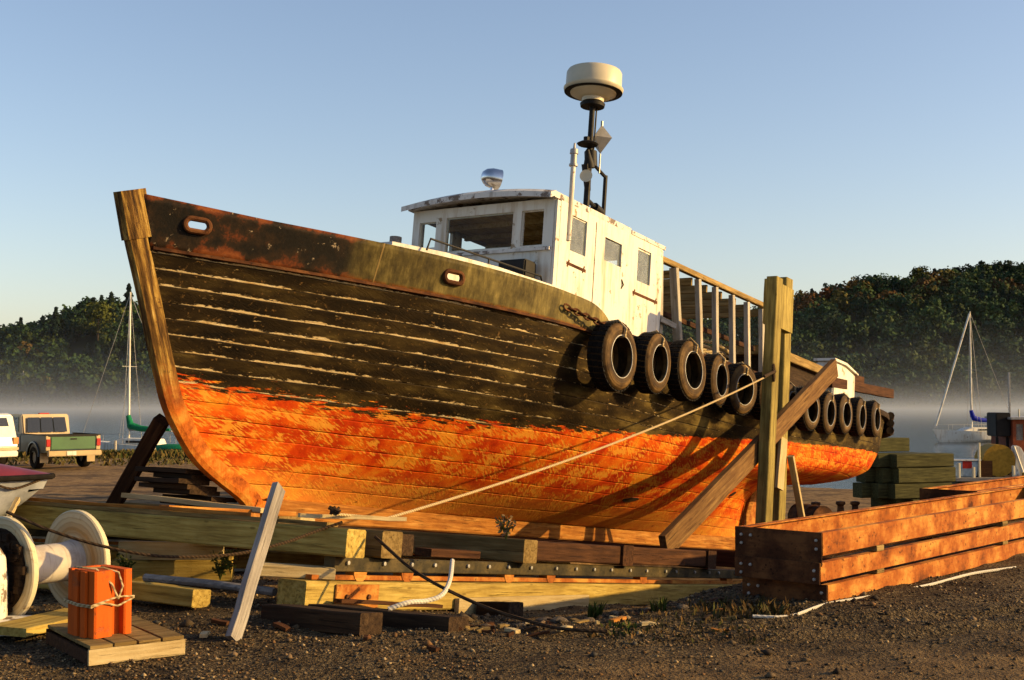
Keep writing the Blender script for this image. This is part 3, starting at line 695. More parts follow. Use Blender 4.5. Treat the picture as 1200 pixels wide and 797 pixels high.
b = MB(); b.prism([(15.75, .0), (16.5, .05), (16.7, 1.1), (16.35, 1.3)], -.04, .04); b.build('rudder', 'rust', boat)
# deck and rail cap
nd = 60; vs = []
for i in range(nd+1):
    s = .5 + 20.6*i/nd; u = deck_u(s)-.05; t = breadth(s, u)-.02; vs += [(s, -t, u), (s, 0, u+.04), (s, t, u)]
b = MB(); b.add(vs, [(i*3+k, (i+1)*3+k, (i+1)*3+k+1, i*3+k+1) for i in range(nd) for k in (0, 1)]); b.build('deck', 'wood_dark', boat)
for side in (1, -1):
    vs = []; nn = 90
    for i in range(nn+1):
        s = 5.9 + 15.29*(1-(1-i/nn)**1.6); u = deck_u(s); t = breadth(s, u)
        for (dt, du) in ((-.05, -.02), (.10, -.02), (.11, .03), (.10, .09), (-.05, .09)): vs.append((s, -side*(t+dt), u+du))
    fs = [(i*5+k, (i+1)*5+k, (i+1)*5+(k+1) % 5, i*5+(k+1) % 5) for i in range(nn) for k in range(5)]+[(0,1,2,3,4), tuple(nn*5+k for k in range(5))]
    b = MB(); b.add(vs, fs); b.build('rub_rail', 'wood_dark', boat)
# guard strip along the bottom of the bulwark
for side in (1, -1):
    vs = []; nn = 50
    for i in range(nn+1):
        s = .28 + 5.9*i/nn; u = 2.60; t = breadth(s, u)
        for (dt, du) in ((.0, -.035), (.045, -.03), (.045, .0), (.0, .012)): vs.append((s, -side*(t+dt), u+du))
    b = MB(); b.add(vs, [(i*4+k, (i+1)*4+k, (i+1)*4+(k+1) % 4, i*4+(k+1) % 4) for i in range(nn) for k in range(4)]+[(0,1,2,3), tuple(nn*4+k for k in range(4))])
    b.build('guard_strip', 'rust_dark', boat)
# raised foredeck
vs = []
for s, hw_ in ((3.3, .72), (3.9, 1.0), (4.8, 1.18), (6.2, 1.28)): vs.append((s, hw_))
def slab(name, u0, u1, grow, mat, parent):
    n = len(vs); P = [(s, -(t+grow)) for s, t in vs]+[(s, t+grow) for s, t in reversed(vs)]; P[0] = (P[0][0]-grow, P[0][1]); P[-1] = (P[-1][0]-grow, P[-1][1])
    b = MB(); m = len(P); b.add([(x, y, u0) for x, y in P]+[(x, y, u1) for x, y in P], [tuple(range(m)), tuple(range(2*m-1, m-1, -1))]+[(i, (i+1) % m, m+(i+1) % m, m+i) for i in range(m)])
    return b.build(name, mat, parent)
trunk = slab('foredeck_trunk', 2.55, 3.20, 0, 'white', boat)
slab('trunk_top', 3.15, 3.285, .07, 'white', trunk)
b = MB(); b.tube([L(3.60, 1.02, 3.25), L(3.66, 1.02, 3.40), L(4.6, 1.08, 3.40), L(6.0, 1.12, 3.42), L(6.06, 1.12, 3.3)], .013, 8)
b.tube([L(4.8, 1.09, 3.28), L(4.8, 1.09, 3.40)], .012, 6); b.build('grab_rail', 'black_metal', boat)

# wheelhouse
wh = MB().add([], []); 
house = bpy.data.objects.new('wheelhouse', None)
def wall(name, org, ex, ez, wdt, hgt, thick, holes, mat, parent):
    """org + ex*x + ez*z, openings (x0,x1,z0,z1) cut right through"""
    org, ex, ez = Vector(org), Vector(ex), Vector(ez); ny = ex.cross(ez)
    xs_ = sorted({0, wdt}|{h[0] for h in holes}|{h[1] for h in holes}); zs_ = sorted({0, hgt}|{h[2] for h in holes}|{h[3] for h in holes})
    solid = [[not any(h[0] <= (xs_[i]+xs_[i+1])/2 <= h[1] and h[2] <= (zs_[j]+zs_[j+1])/2 <= h[3] for h in holes) for j in range(len(zs_)-1)] for i in range(len(xs_)-1)]
    b = MB(); P = lambda x, z, k: org+ex*x+ez*z+ny*(thick*k)
    nx, nz = len(xs_)-1, len(zs_)-1
    for i in range(nx):
        for j in range(nz):
            if not solid[i][j]: continue
            x0, x1, z0, z1 = xs_[i], xs_[i+1], zs_[j], zs_[j+1]
            b.add([P(x0,z0,0),P(x1,z0,0),P(x1,z1,0),P(x0,z1,0)], [(0,1,2,3)]); b.add([P(x0,z0,1),P(x0,z1,1),P(x1,z1,1),P(x1,z0,1)], [(0,1,2,3)])
            for (di, dj, q) in ((-1,0,((x0,z0),(x0,z1))), (1,0,((x1,z1),(x1,z0))), (0,-1,((x1,z0),(x0,z0))), (0,1,((x0,z1),(x1,z1)))):
                a, c = i+di, j+dj
                if not (0 <= a < nx and 0 <= c < nz and solid[a][c]):
                    (ax, az), (bx, bz) = q; b.add([P(ax,az,0),P(bx,bz,0),P(bx,bz,1),P(ax,az,1)], [(0,1,2,3)])
    return b.build(name, mat, parent)
def win(parent, org, ex, ez, h, fr=.035, proud=.012, mat='white', glass='glass', thick=.04):
    org, ex, ez = Vector(org), Vector(ex), Vector(ez); ny = ex.cross(ez)
    x0, x1, z0, z1 = h; P = lambda x, z, k: org+ex*x+ez*z+ny*k
    b = MB()
    for (a0, a1, c0, c1) in ((x0-fr, x0+fr*.4, z0-fr, z1+fr), (x1-fr*.4, x1+fr, z0-fr, z1+fr), (x0+fr*.4, x1-fr*.4, z0-fr, z0+fr*.4), (x0+fr*.4, x1-fr*.4, z1-fr*.4, z1+fr)):
        vs = [P(a, c, k) for k in (-proud, .018) for (a, c) in ((a0,c0),(a1,c0),(a1,c1),(a0,c1))]
        b.add(vs, [(0,1,2,3),(7,6,5,4),(0,4,5,1),(1,5,6,2),(2,6,7,3),(3,7,4,0)])
    f = b.build('window', mat, parent)
    if glass:
        b = MB(); b.add([P(x0,z0,.022),P(x1,z0,.022),P(x1,z1,.022),P(x0,z1,.022)], [(0,1,2,3)]); b.build('pane', glass, f)
    return f
HB = 2.55   # wall base
X, Yp, Z = Vector((1,0,0)), Vector((0,-1,0)), Vector((0,0,1))
# port wall: seen from port, x runs aft
side_h = [(6.49-6.2, 6.92-6.2, 3.88-HB, 4.38-HB), (7.45-6.2, 7.96-6.2, 3.95-HB, 4.29-HB), (8.47-6.2, 8.90-6.2, 3.86-HB, 4.37-HB)]
pw = wall('wheelhouse_wall', L(6.2, 1.2, HB), X, Z, 3.08, 4.52-HB, .05, side_h, 'white', boat)
for k, h in enumerate(side_h): win(pw, L(6.2, 1.2, HB), X, Z, h, .03, glass='dusty_sheen')
sw = wall('wheelhouse_wall', L(9.28, -1.2, HB), -X, Z, 3.08, 4.52-HB, .05, [(.3, .95, 1.25, 1.88), (1.25, 1.95, 1.25, 1.88), (2.2, 2.9, 1.25, 1.88)], 'white', boat)
FH = [(.12, .42, 3.96-HB, 4.34-HB), (.60, 1.74, 3.88-HB, 4.38-HB), (1.88, 2.24, 3.88-HB, 4.38-HB)]
fw = wall('wheelhouse_wall', L(6.15, -1.2, HB), Vector((0,-1,0)), Z, 2.4, 4.52-HB, .05, FH, 'white', boat)
win(fw, L(6.15, -1.2, HB), Vector((0,-1,0)), Z, FH[0], .03); win(fw, L(6.15, -1.2, HB), Vector((0,-1,0)), Z, FH[1], .04); win(fw, L(6.15, -1.2, HB), Vector((0,-1,0)), Z, FH[2], .035, glass=None)
wall('wheelhouse_wall', L(9.28, 1.2, HB), Vector((0,1,0)), Z, 2.4, 4.52-HB, .05, [(.5, 1.1, 1.3, 1.85), (1.35, 1.95, .2, 1.85)], 'white', boat)
# front corner boards, sill under the front windows, belt moulding
for x0, x1 in ((6.11, 6.24), (9.2, 9.31)):
    b = MB(); b.box((x0, -1.245, HB), (x1, -1.205, 4.5)); b.build('corner_board', 'white', pw)
b = MB(); b.box((6.06, -1.18, 3.80), (6.145, 1.18, 3.845)); b.build('sill', 'white_roof', fw)
b = MB(); b.box((6.25, -1.232, 4.42), (9.19, -1.203, 4.50)); b.build('frieze_board', 'white', pw)
# doors: sliding door in the middle and a hinged one aft, outlined by battens
def door(s0, s1, u0, u1, nm='door'):
    b = MB(); b.box((s0, -1.222, u0), (s1, -1.203, u1))
    d = None
    bb = MB()
    for (a, c, e, f) in ((s0, s0+.07, u0, u1), (s1-.07, s1, u0, u1), (s0+.07, s1-.07, u1-.07, u1), (s0+.07, s1-.07, u0, u0+.1)): bb.box((a, -1.228, e), (c, -1.203, f))
    return bb.build(nm, 'white', boat)
dr = door(7.24, 8.12, 2.62, 4.45); dr2 = door(8.30, 9.10, 2.62, 4.41, 'door'); dr1 = door(6.33, 7.12, 2.62, 4.43, 'side_panel')
b = MB(); b.box((7.31, -1.226, 3.70), (8.05, -1.204, 3.735)); b.build('rail', 'white', dr)
b = MB(); b.bar(L(7.18, 1.235, 2.6), L(7.18, 1.235, 4.44), .03, .03); b.bar(L(8.2, 1.232, 2.6), L(8.2, 1.232, 4.44), .035, .02); b.build('batten', 'rust_dark', pw)
for (a, c, u) in ((6.42, 6.95, 3.69), (8.36, 9.18, 3.66)):
    b = MB(); b.bar(L(a, 1.245, u), L(c, 1.245, u-.01), .018, .045); b.bar(L(a+.02, 1.24, u-.05), L(a+.07, 1.24, u+.05), .03, .03); b.bar(L(c-.09, 1.24, u-.05), L(c-.04, 1.24, u+.05), .03, .03); b.build('hinge', 'rust_dark', pw)
b = MB(); b.tube([L(8.0, 1.25, 3.64), L(8.03, 1.27, 3.70), L(8.0, 1.25, 3.78)], .012, 6); b.build('handle', 'steel_dark', dr)
b = MB()
for s_ in (7.235, 8.125, 8.295, 9.105): b.box((s_-.006, -1.2295, 2.6), (s_+.006, -1.2035, 4.44))
b.box((7.24, -1.2295, 3.735), (8.12, -1.2265, 3.745))
b.build('door_seam', 'rust_dark', pw)
b = MB(); b.box((6.25, -1.245, 4.395), (9.19, -1.203, 4.415)); b.build('drip_moulding', 'white_roof', pw)
# wire cross in the aft window
b = MB(); s0, s1, u0, u1 = 8.47, 8.90, 3.86, 4.37
for p, q in (((s0,u0),(s1,u1)), ((s0,u1),(s1,u0)), (((s0+s1)/2,u0),((s0+s1)/2,u1)), ((s0,u0+.17),(s1,u0+.34)), ((s0,u0+.34),(s1,u0+.17))): b.bar(L(p[0],1.19,p[1]), L(q[0],1.19,q[1]), .012, .012)
b.build('window_guard', 'steel_dark', pw)
# roof: cambered front part and a lower aft part
def roof(s0, s1, u0, th, over, nm):
    b = MB(); n = 12; vs = []
    for i in range(n+1):
        t = -1.2-over + (2.4+2*over)*i/n; c = .10*(1-(t/(1.2+over))**2)
        for (s, uu) in ((s0, u0+c), (s1, u0+c), (s1, u0+c+th), (s0, u0+c+th)): vs.append((s, -t, uu))
    fs = [(i*4+k, i*4+(k+1) % 4, (i+1)*4+(k+1) % 4, (i+1)*4+k) for i in range(n) for k in range(4)]+[(0,1,2,3), tuple(n*4+k for k in (3,2,1,0))]
    b.add(vs, fs); return b.build(nm, 'white_roof', boat)
rf = roof(6.02, 8.22, 4.515, .085, .05, 'roof'); rf2 = roof(8.24, 9.36, 4.515, .06, .06, 'aft_roof')
# visor over the front windows
b = MB(); n = 12; vs = []
for i in range(n+1):
    t = -1.27 + 2.54*i/n; c = .10*(1-(t/1.27)**2)
    for (s, uu) in ((6.01, 4.53+c), (6.01, 4.60+c), (5.88, 4.545+c*.9), (5.88, 4.47+c*.9)): vs.append((s, -t, uu))
b.add(vs, [(i*4+k, i*4+(k+1) % 4, (i+1)*4+(k+1) % 4, (i+1)*4+k) for i in range(n) for k in range(4)]+[(0,1,2,3), tuple(n*4+k for k in (3,2,1,0))]); b.build('visor', 'white_roof', rf)
# panelled ceiling and beams inside, wheel stand
b = MB()
for i in range(16): t = -1.12+.14*i; b.box((6.24, t, 4.44), (9.2, t+.125, 4.462))
b.build('ceiling_boards', 'ceiling', boat)
b = MB()
for s in (6.7, 7.3, 7.9, 8.5): b.box((s, -1.14, 4.36), (s+.06, 1.14, 4.438))
b.build('ceiling_beam', 'ceiling', boat)
b = MB(); b.box((6.3, -.9, HB), (6.75, .9, 3.6)); b.build('console', 'wood_brown', boat, bevel=.02)
# boxes on the foredeck in front of the wheelhouse
b = MB(); b.box((5.75, -1.02, 3.29), (6.04, -.58, 3.62)); b.build('locker', 'black_metal', boat, bevel=.02)
b = MB(); b.box((5.4, -.45, 3.29), (5.7, .05, 3.55)); b.build('hatch_box', 'wood_tan', boat, bevel=.02)
b = MB(); b.box((5.75, 1.2, 3.29), (5.95, 1.42, 3.95)); b.lathe([(0, 0), (.09, 0), (.09, .14), (0, .14)], 10, T_((5.85, 1.3, 3.95))); b.build('vent_post', 'wood_grey', boat)

# mast with radar, horn, reflector
ms, mt = 8.55, .25
mast = MB(); mast.tube([L(ms, mt, 4.6), L(ms, mt, 6.75)], [.055, .045], 12); mast = mast.build('mast', 'black_metal', boat)
b = MB(); b.tube([L(ms+.55, mt, 4.55), L(ms+.55, mt, 5.75)], .035, 8); b.tube([L(ms, mt, 5.86), L(ms+.56, mt, 5.72)], .028, 8); b.tube([L(ms, mt, 5.22), L(ms+.55, mt, 5.10)], .035, 8); b.tube([L(ms+.25, mt, 5.16), L(ms+.45, mt, 5.12)], .075, 10); b.build('mast_bracket', 'black_metal', mast)
b = MB(); b.tube([L(ms-.05, mt+.04, 4.6), L(ms-.08, mt+.07, 5.4), L(ms+.04, mt+.05, 6.1), L(ms+.10, mt+.02, 6.75)], .014, 6); b.build('cable', 'black_metal', mast)
b = MB(); b.tube([L(ms+.04, mt+.02, 5.75), L(ms+.03, mt, 6.0)], .10, 10); b.tube([L(ms-.02, mt+.02, 5.35), L(ms-.12, mt+.02, 5.75)], [.05, .075], 8); b.build('mast_fitting', 'black_metal', mast)
mr = MB_.inverted().to_3x3() @ Vector((0,0,1))       # plumb direction in boat frame
def bm_at(s, t, u, d): return axes(L(s, t, u), Vector(d).orthogonal(), d) if False else T_(L(s, t, u)) @ Vector(d).to_track_quat('Z', 'Y').to_matrix().to_4x4()
b = MB(); b.lathe([(0,-.02),(.19,-.02),(.20,.03),(.14,.06),(.0,.06)], 28, bm_at(ms, mt, 6.74, (0,0,1))); rd = b.build('radar_base', 'black_metal', mast)
b = MB(); b.lathe([(0,.0),(.17,.0),(.18,.06),(.25,.07),(.30,.11),(.36,.13),(.37,.155),(.0,.155)], 36, bm_at(ms, mt, 6.80, (0,0,1))); b.build('radar_foot', 'cream', mast)
b = MB(); b.lathe([(0,-.01),(.44,-.01),(.47,.02),(.475,.05),(.445,.055),(.44,.30),(.42,.335),(.36,.352),(0,.36)], 44, bm_at(ms, mt, 6.965, (0,0,1))); b.build('radar_dome', 'cream', mast)
b = MB(); b.lathe([(.30,.150),(.455,.150),(.462,.154),(.30,.156)], 44, bm_at(ms, mt, 6.80, (0,0,1)), closed=True); b.build('radar_shadow_ring', 'black_metal', mast)  # black ring added for the shadow gap between dome and foot
# octahedral radar reflector
c = L(ms+.30, mt+.02, 6.28); b = MB(); r = .20
pt = [c+Vector(q)*r for q in ((1,0,0),(0,1,0),(-1,0,0),(0,-1,0),(0,0,1.2),(0,0,-1.2))]
for (i, j) in ((0,1),(1,2),(2,3),(3,0)):
    b.add([pt[i], pt[j], pt[4]], [(0,1,2)]); b.add([pt[j], pt[i], pt[5]], [(0,1,2)])
b.tube([c+Vector((0,0,-.24)), c+Vector((0,0,-.56))], .014, 6); b.tube([c+Vector((0,0,.2)), c+Vector((0,0,.3))], .02, 6)
b.build('radar_reflector', 'grey_metal', mast)
b = MB(); b.lathe([(.012,0),(.02,.10),(.04,.18),(.095,.22),(.10,.23),(.0,.20)], 20, bm_at(ms-.06, mt+.05, 5.50, (-1,-.35,.05))); b.build('horn', 'cream', mast)
b = MB(); b.lathe([(0,0),(.15,.01),(.17,.03),(.12,.06),(.0,.06)], 22, bm_at(ms-.16, mt+.05, 6.03, (0,0,1))); b.tube([L(ms-.2,mt+.05,6.06), L(ms-.2,mt+.05,6.16)], .05, 8); b.build('deck_light', 'black_metal', mast)
b = MB(); b.lathe([(0,0),(.03,.02),(.045,.10),(.085,.24),(.085,.3),(0,.3)], 14, bm_at(ms-.16, mt+.05, 5.99, (.35,0,-1))); b.build('spotlight', 'black_metal', mast)
# white navigation light post at the wheelhouse corner
b = MB(); b.tube([L(6.42, 1.262, 4.0), L(6.42, 1.262, 5.05)], .034, 10); nav = b.build('light_post', 'white', boat)
b = MB(); b.lathe([(0,0),(.06,0),(.06,.03),(.045,.035),(.045,.17),(.06,.175),(.055,.24),(.02,.25),(.012,.33),(0,.33)], 14, bm_at(6.42, 1.262, 5.05, (0,0,1))); b.build('lamp', 'grey_metal', nav)
# chrome searchlight
b = MB(); b.tube([L(6.2, .08, 4.68), L(6.2, .08, 4.80)], .03, 8); b.tube([L(6.2,.22,4.93), L(6.2,.2,4.84), L(6.2,.08,4.79), L(6.2,-.04,4.84), L(6.2,-.06,4.93)], .012, 6); sl = b.build('searchlight_yoke', 'chrome', boat)
b = MB(); b.lathe([(0,-.17),(.06,-.16),(.11,-.11),(.14,-.03),(.148,.06),(.152,.10),(.14,.105),(.0,.09)], 26, bm_at(6.2, .08, 4.93, (.80,-.58,-.12))); b.build('searchlight', 'chrome', sl)

# timber framing of the unfinished deckhouse aft
st = [(9.38, 9.55), (9.9, 10.30), (10.8, 11.10), (11.49, 11.72), (12.2, 12.42), (12.86, 13.1), (13.55, 13.75)]
fr = MB(); fr.bar(L(9.33, 1.15, 4.40), L(13.7, 1.15, 4.44), .10, .09); frm = fr.build('top_plate', 'wood_tan', boat)
b = MB(); b.bar(L(9.33, -1.15, 4.40), L(13.7, -1.15, 4.44), .10, .09); b.build('top_plate', 'wood_tan', boat)
for side in (1, -1):
    for (a, c) in st:
        wdt = .13 if a == 9.9 else .085
        timber('stud', L(c, side*1.15, 2.62), L(a, side*1.15, 4.36), .10, wdt, 'wood_white', boat, up=(0,1,0), seg=3)
for s in (9.6, 10.1, 10.7, 11.3, 11.9, 12.5, 13.1, 13.6): timber('rafter', L(s, -1.2, 4.30), L(s, 1.09, 4.30), .05, .13, 'wood_tan', boat, seg=3)
for t in (-.75, -.25): timber('roof_board', L(9.4, t, 4.385), L(11.6, t, 4.385), .20, .03, 'wood_tan', boat, seg=3)
timber('rail_board', L(9.3, -1.08, 3.75), L(13.7, -1.08, 3.78), .04, .10, 'wood_brown', boat)
for s_ in (10.35, 11.9, 12.6): timber('stud', L(s_+.2, -1.15, 2.62), L(s_, -1.15, 4.36), .10, .085, 'wood_white', boat, up=(0,1,0), seg=3)
timber('mid_rail', L(9.35, .98, 3.62), L(13.7, .98, 3.64), .04, .08, 'wood_brown', boat)
timber('deck_coaming', L(9.4, 1.15, 3.0), L(15.4, 1.15, 3.05), .05, .30, 'wood_brown', boat)
timber('short_rail', L(9.32, 1.24, 3.42), L(9.85, 1.24, 3.40), .05, .09, 'wood_white', boat)
# aft deckhouse, dark with a tan edge, and a white housing behind it
b = MB(); b.box((14.4, -1.0, 2.75), (17.3, 1.0, 3.62)); dh = b.build('aft_house', 'wood_dark', boat, bevel=.02)
b = MB(); b.box((14.2, -1.12, 3.63), (17.5, 1.12, 3.80)); b.build('aft_house_roof', 'wood_tan', dh, bevel=.01)
b = MB(); b.prism([(18.0, 2.9), (19.4, 2.9), (19.4, 3.95), (18.7, 4.06), (18.0, 4.06)], -1.0, -.6); ho = b.build('engine_housing', 'white', boat, bevel=.03)
b = MB(); b.prism([(17.95, 4.12), (18.7, 4.12), (19.5, 3.99), (19.5, 3.955), (18.7, 4.065), (17.95, 4.065)], -1.04, -.56); b.build('housing_lid', 'white', ho)
# hose pile on deck inside the framing
b = MB()
for k in range(7):
    c0 = Vector((12.6+rnd.uniform(-.2,.2), -.5+rnd.uniform(-.15,.15), 3.2+.05*k)); rr = rnd.uniform(.35, .6)
    b.tube([c0+Vector((math.cos(a)*rr*1.6, math.sin(a)*rr*.6, math.sin(a*2+k)*.05)) for a in [2*math.pi*i/20 for i in range(20)]], .028, 6, closed=True)
o = b.build('coiled_hose', 'rope', None, MB_.copy()); tag(o, 'pile of coiled yellow hose on deck inside the stud framing', 'hose')
b = MB(); b.box((11.6,-.9,2.62), (13.6, .9, 3.16)); b.build('hatch_coaming', 'wood_brown', boat)

# stern fenders, layered rubber rolls round the fantail
b = MB()
for k, u in enumerate((2.72, 2.88, 3.04)):
    pts = []
    for i in range(17):
        an = -1.25+2.5*i/16; pts.append(L(18.6+2.55*math.cos(an), 1.9*math.sin(an)*1.0+.0, u+.02))
    b.tube(pts, .085, 8)
sf = b.build('stern_fender', 'rubber', boat)

# loose boards sticking out over the stern
o = timber('board', L(17.6, .8, 3.80), L(20.6, .75, 3.98), .12, .20, 'wood_brown', pm=MB_); tag(o, 'shorter brown board jutting aft over the tug stern, beside the white housing', 'board')
o = timber('board', L(17.9, .95, 3.60), L(22.4, .90, 3.92), .12, .22, 'wood_brown', pm=MB_); tag(o, 'longest brown board jutting far out over the tug stern', 'board')

# ------------------------------------------------------------ tyres hung along the port side
def tyre_mesh(R0, wd):
    r_in = R0*.60
    sec = [(r_in, -.30), (r_in*1.03, -.46), (R0*.74, -.50), (R0*.88, -.47), (R0*.955, -.36), (R0*.985, -.18), (R0, 0)]
    sec = [(r, z*wd) for r, z in sec]; full = sec + [(r, -z) for r, z in reversed(sec[:-1])]
    full += [(r_in-.012, .10*wd), (r_in-.012, -.10*wd)] if False else [(r_in*1.04, .22*wd), (R0*.86, .30*wd), (R0*.90, 0), (R0*.86, -.30*wd), (r_in*1.04, -.22*wd)]
    return full
def tyre(s, u, R0, wd, label, tilt=0, yaw=0, dt=0, broken=False):
    t = breadth(s, min(u, 2.6)) + .11 + wd*.5 + dt
    sl_ = (breadth(s+.2, 2.5)-breadth(s-.2, 2.5))/.4; nrm = Vector((-sl_, -1, 0)).normalized()
    rot = nrm.to_track_quat('Z', 'X').to_matrix().to_4x4() @ Matrix.Rotation(0, 4, 'Z') 
    mt_ = MB_ @ T_(L(s, t, u)) @ Matrix.Rotation(R(yaw), 4, 'Z') @ Matrix.Rotation(R(tilt), 4, 'X') @ rot
    e = empty('tyre', mt_, label, 'tyre', 'tyres hung as fenders along the tug side')
    b = MB(); b.lathe(tyre_mesh(R0, wd), 40, closed=True); ty = b.build('sidewall', 'rubber', e)
    # tread with blocks
    b = MB(); nb_ = 34
    for k in range(nb_):
        a0 = 2*math.pi*k/nb_; a1 = a0+2*math.pi/nb_*.74
        for (z0, z1) in ((-.36, -.14), (-.11, .11), (.14, .36)):
            sh = .35*(z0)*2*math.pi/nb_; q = []
            for rr in (R0*.975, R0*1.010):
                for (aa, zz) in ((a0+sh, z0), (a1+sh, z0), (a1+sh, z1), (a0+sh, z1)): q.append((rr*math.cos(aa), rr*math.sin(aa), zz*wd))
            b.add(q, [(3,2,1,0),(4,5,6,7),(0,1,5,4),(1,2,6,5),(2,3,7,6),(3,0,4,7)])
    b.build('tread', 'tread', e)
    b = MB(); rr = R0*.615; b.tube([(rr*math.cos(a), rr*math.sin(a), wd*.475) for a in [2*math.pi*i/40 for i in range(40)]], .007, 5, closed=True); b.build('bead', 'grey_metal', e)
    p0 = Vector((0, 0, 0))
    # hanging rope: over the top of the tyre to the rail
    iv = mt_.inverted() @ MB_; top = iv @ L(s, t-wd*.5-.1, deck_u(s)+.1)
    b = MB(); upv = (iv.to_3x3() @ Vector((0,0,1))).normalized()
    b.tube([upv*(R0*.58)+Vector((0,0,wd*.2)), upv*(R0*.58)+Vector((0,0,wd*.58)), upv*(R0*.8)+Vector((0,0,wd*.60)), upv*(R0*1.05)+Vector((0,0,wd*.2)), top], .020, 6); b.build('hanging_rope', 'rope', e)
    return e
TY = [(5.88, 2.29, .44, .30, 'foremost tyre of the row, largest one, chained beside the wheelhouse', 0, 0),
      (6.97, 2.37, .41, .27, 'second tyre from the bow, below the aft wheelhouse door', 2, 3),
      (8.03, 2.42, .43, .27, 'third tyre from the bow, below the first deckhouse stud', -2, -2),
      (9.02, 2.42, .38, .25, 'fourth tyre from the bow, slimmer, with the tan rope crossing it', 0, 4),
      (9.90, 2.40, .39, .26, 'fifth tyre from the bow, hanging just left of the tall forked post', 3, -9),
      (10.9, 2.42, .38, .26, 'tyre half hidden behind the tall forked post', 0, 0),
      (11.9, 2.40, .36, .25, 'tyre half hidden behind the leaning diagonal brace', 0, 3),
      (12.85, 2.44, .37, .25, 'first whole tyre to the right of the diagonal brace', 0, -3),
      (13.75, 2.48, .37, .25, 'second whole tyre to the right of the diagonal brace', 2, 2),
      (14.62, 2.55, .36, .25, 'third whole tyre to the right of the diagonal brace', 0, 0),
      (15.50, 2.60, .36, .25, 'next to last tyre of the row towards the stern', 1, 4),
      (16.42, 2.66, .35, .25, 'last tyre of the row, beside the stacked rubber rolls at the stern', 0, 2)]
for q in TY: tyre(*q[:5], tilt=q[5], yaw=q[6])
# chain holding the foremost tyre
b = MB()
p0, p1 = L(5.05, 2.14, 2.78), L(5.78, 2.32, 2.66)
for k in range(9):
    c = p0.lerp(p1, k/8.5); d = (p1-p0).normalized(); sdv = d.cross(Vector((0,0,1))).normalized() if k % 2 else Vector((0,0,1))
    b.tube([c+d*math.cos(a)*.065+sdv*math.sin(a)*.035 for a in [2*math.pi*i/10 for i in range(10)]], .013, 5, closed=True)
o = b.build('chain', 'rust_dark', None, MB_.copy()); tag(o, 'short rusty chain from the bulwark end to the foremost tyre', 'chain')

# ------------------------------------------------------------ cradle on the slipway
cr = empty('slipway_cradle', MB_.copy(), 'timber and steel cradle carrying the tug on the slipway rails', 'cradle')
timber('ground_beam', L(-.47, 3.1, -.60), L(13, 3.1, -.60), .30, .24, 'wood_yellow', cr, seg=16)
timber('ground_beam', L(-.6, -2.4, -.60), L(13, -2.4, -.60), .30, .24, 'wood_yellow', cr, seg=16)
timber('splice_plank', L(1.55, 3.28, -.70), L(3.95, 3.28, -.68), .05, .17, 'wood_pale', cr, seg=4)
b = MB(); b.box((-.13, -3.27, -.70), (.42, -3.252, -.50)); pl = b.build('steel_plate', 'rust', cr, bevel=.004)
b = MB()
for s in (0, .28): b.lathe([(0,0),(.022,0),(.02,.018),(0,.02)], 10, T_((s, -3.27, -.60)) @ Matrix.Rotation(R(90), 4, 'X'))
b.build('bolt', 'rust_dark', pl)
for t in (3.1, -2.4):
    timber('rail', L(-.3, t, -.455), L(13, t, -.455), .09, .04, 'rust', cr, seg=4)
    timber('channel_beam', L(-.05 if t > 0 else -.3, t, -.345), L(13, t, -.345), .12, .12, 'steel_dark', cr, seg=4, warp=.0)
b = MB()
for s in np.arange(.1, 9, .42): b.lathe([(0,0),(.018,0),(.018,.02),(0,.022)], 8, T_((float(s)+rnd.uniform(-.08,.08), -3.162, -.33)) @ Matrix.Rotation(R(90), 4, 'X'))
b.build('bolt', 'grey_metal', cr)
for s in (.3, .95, 2.6, 3.4, 5.5, 8.0):
    b = MB(); b.lathe([(0,-.05),(.085,-.05),(.085,.05),(0,.05)], 18, T_(L(s, 3.1, -.405)) @ Matrix.Rotation(R(90), 4, 'X')); b.build('roller', 'rust', cr)
for (s, wd, mat_, t1) in ((-.02, .24, 'wood_yellow', 3.34), (.57, .28, 'wood_tan', 3.25), (2.72, .25, 'wood_tan', 3.3), (4.9, .25, 'wood_brown', 3.25), (7.2, .25, 'wood_brown', 3.25), (9.6, .25, 'wood_brown', 3.4), (12.0, .25, 'wood_brown', 3.2)):
    timber('cross_beam', L(s, -1.4 if s < 0 else -2.6, -.165), L(s, t1, -.165), wd, .23, mat_, cr, seg=8, end_cut=0)
timber('longitudinal_beam', L(2.86, 3.12, -.16), L(4.76, 3.12, -.16), .2, .20, 'wood_brown', cr)
timber('longitudinal_beam', L(5.05, 3.12, -.16), L(7.06, 3.12, -.16), .2, .20, 'wood_brown', cr)
timber('longitudinal_beam', L(.9, 1.2, -.16), L(9.4, 1.2, -.16), .3, .20, 'wood_brown', cr)
for s in (2.2, 4.0, 6.2, 8.4, 11.0, 13.6): timber('keel_block', L(s, -.55, -.11), L(s, .55, -.11), .30, .10, 'wood_brown', cr, seg=2)
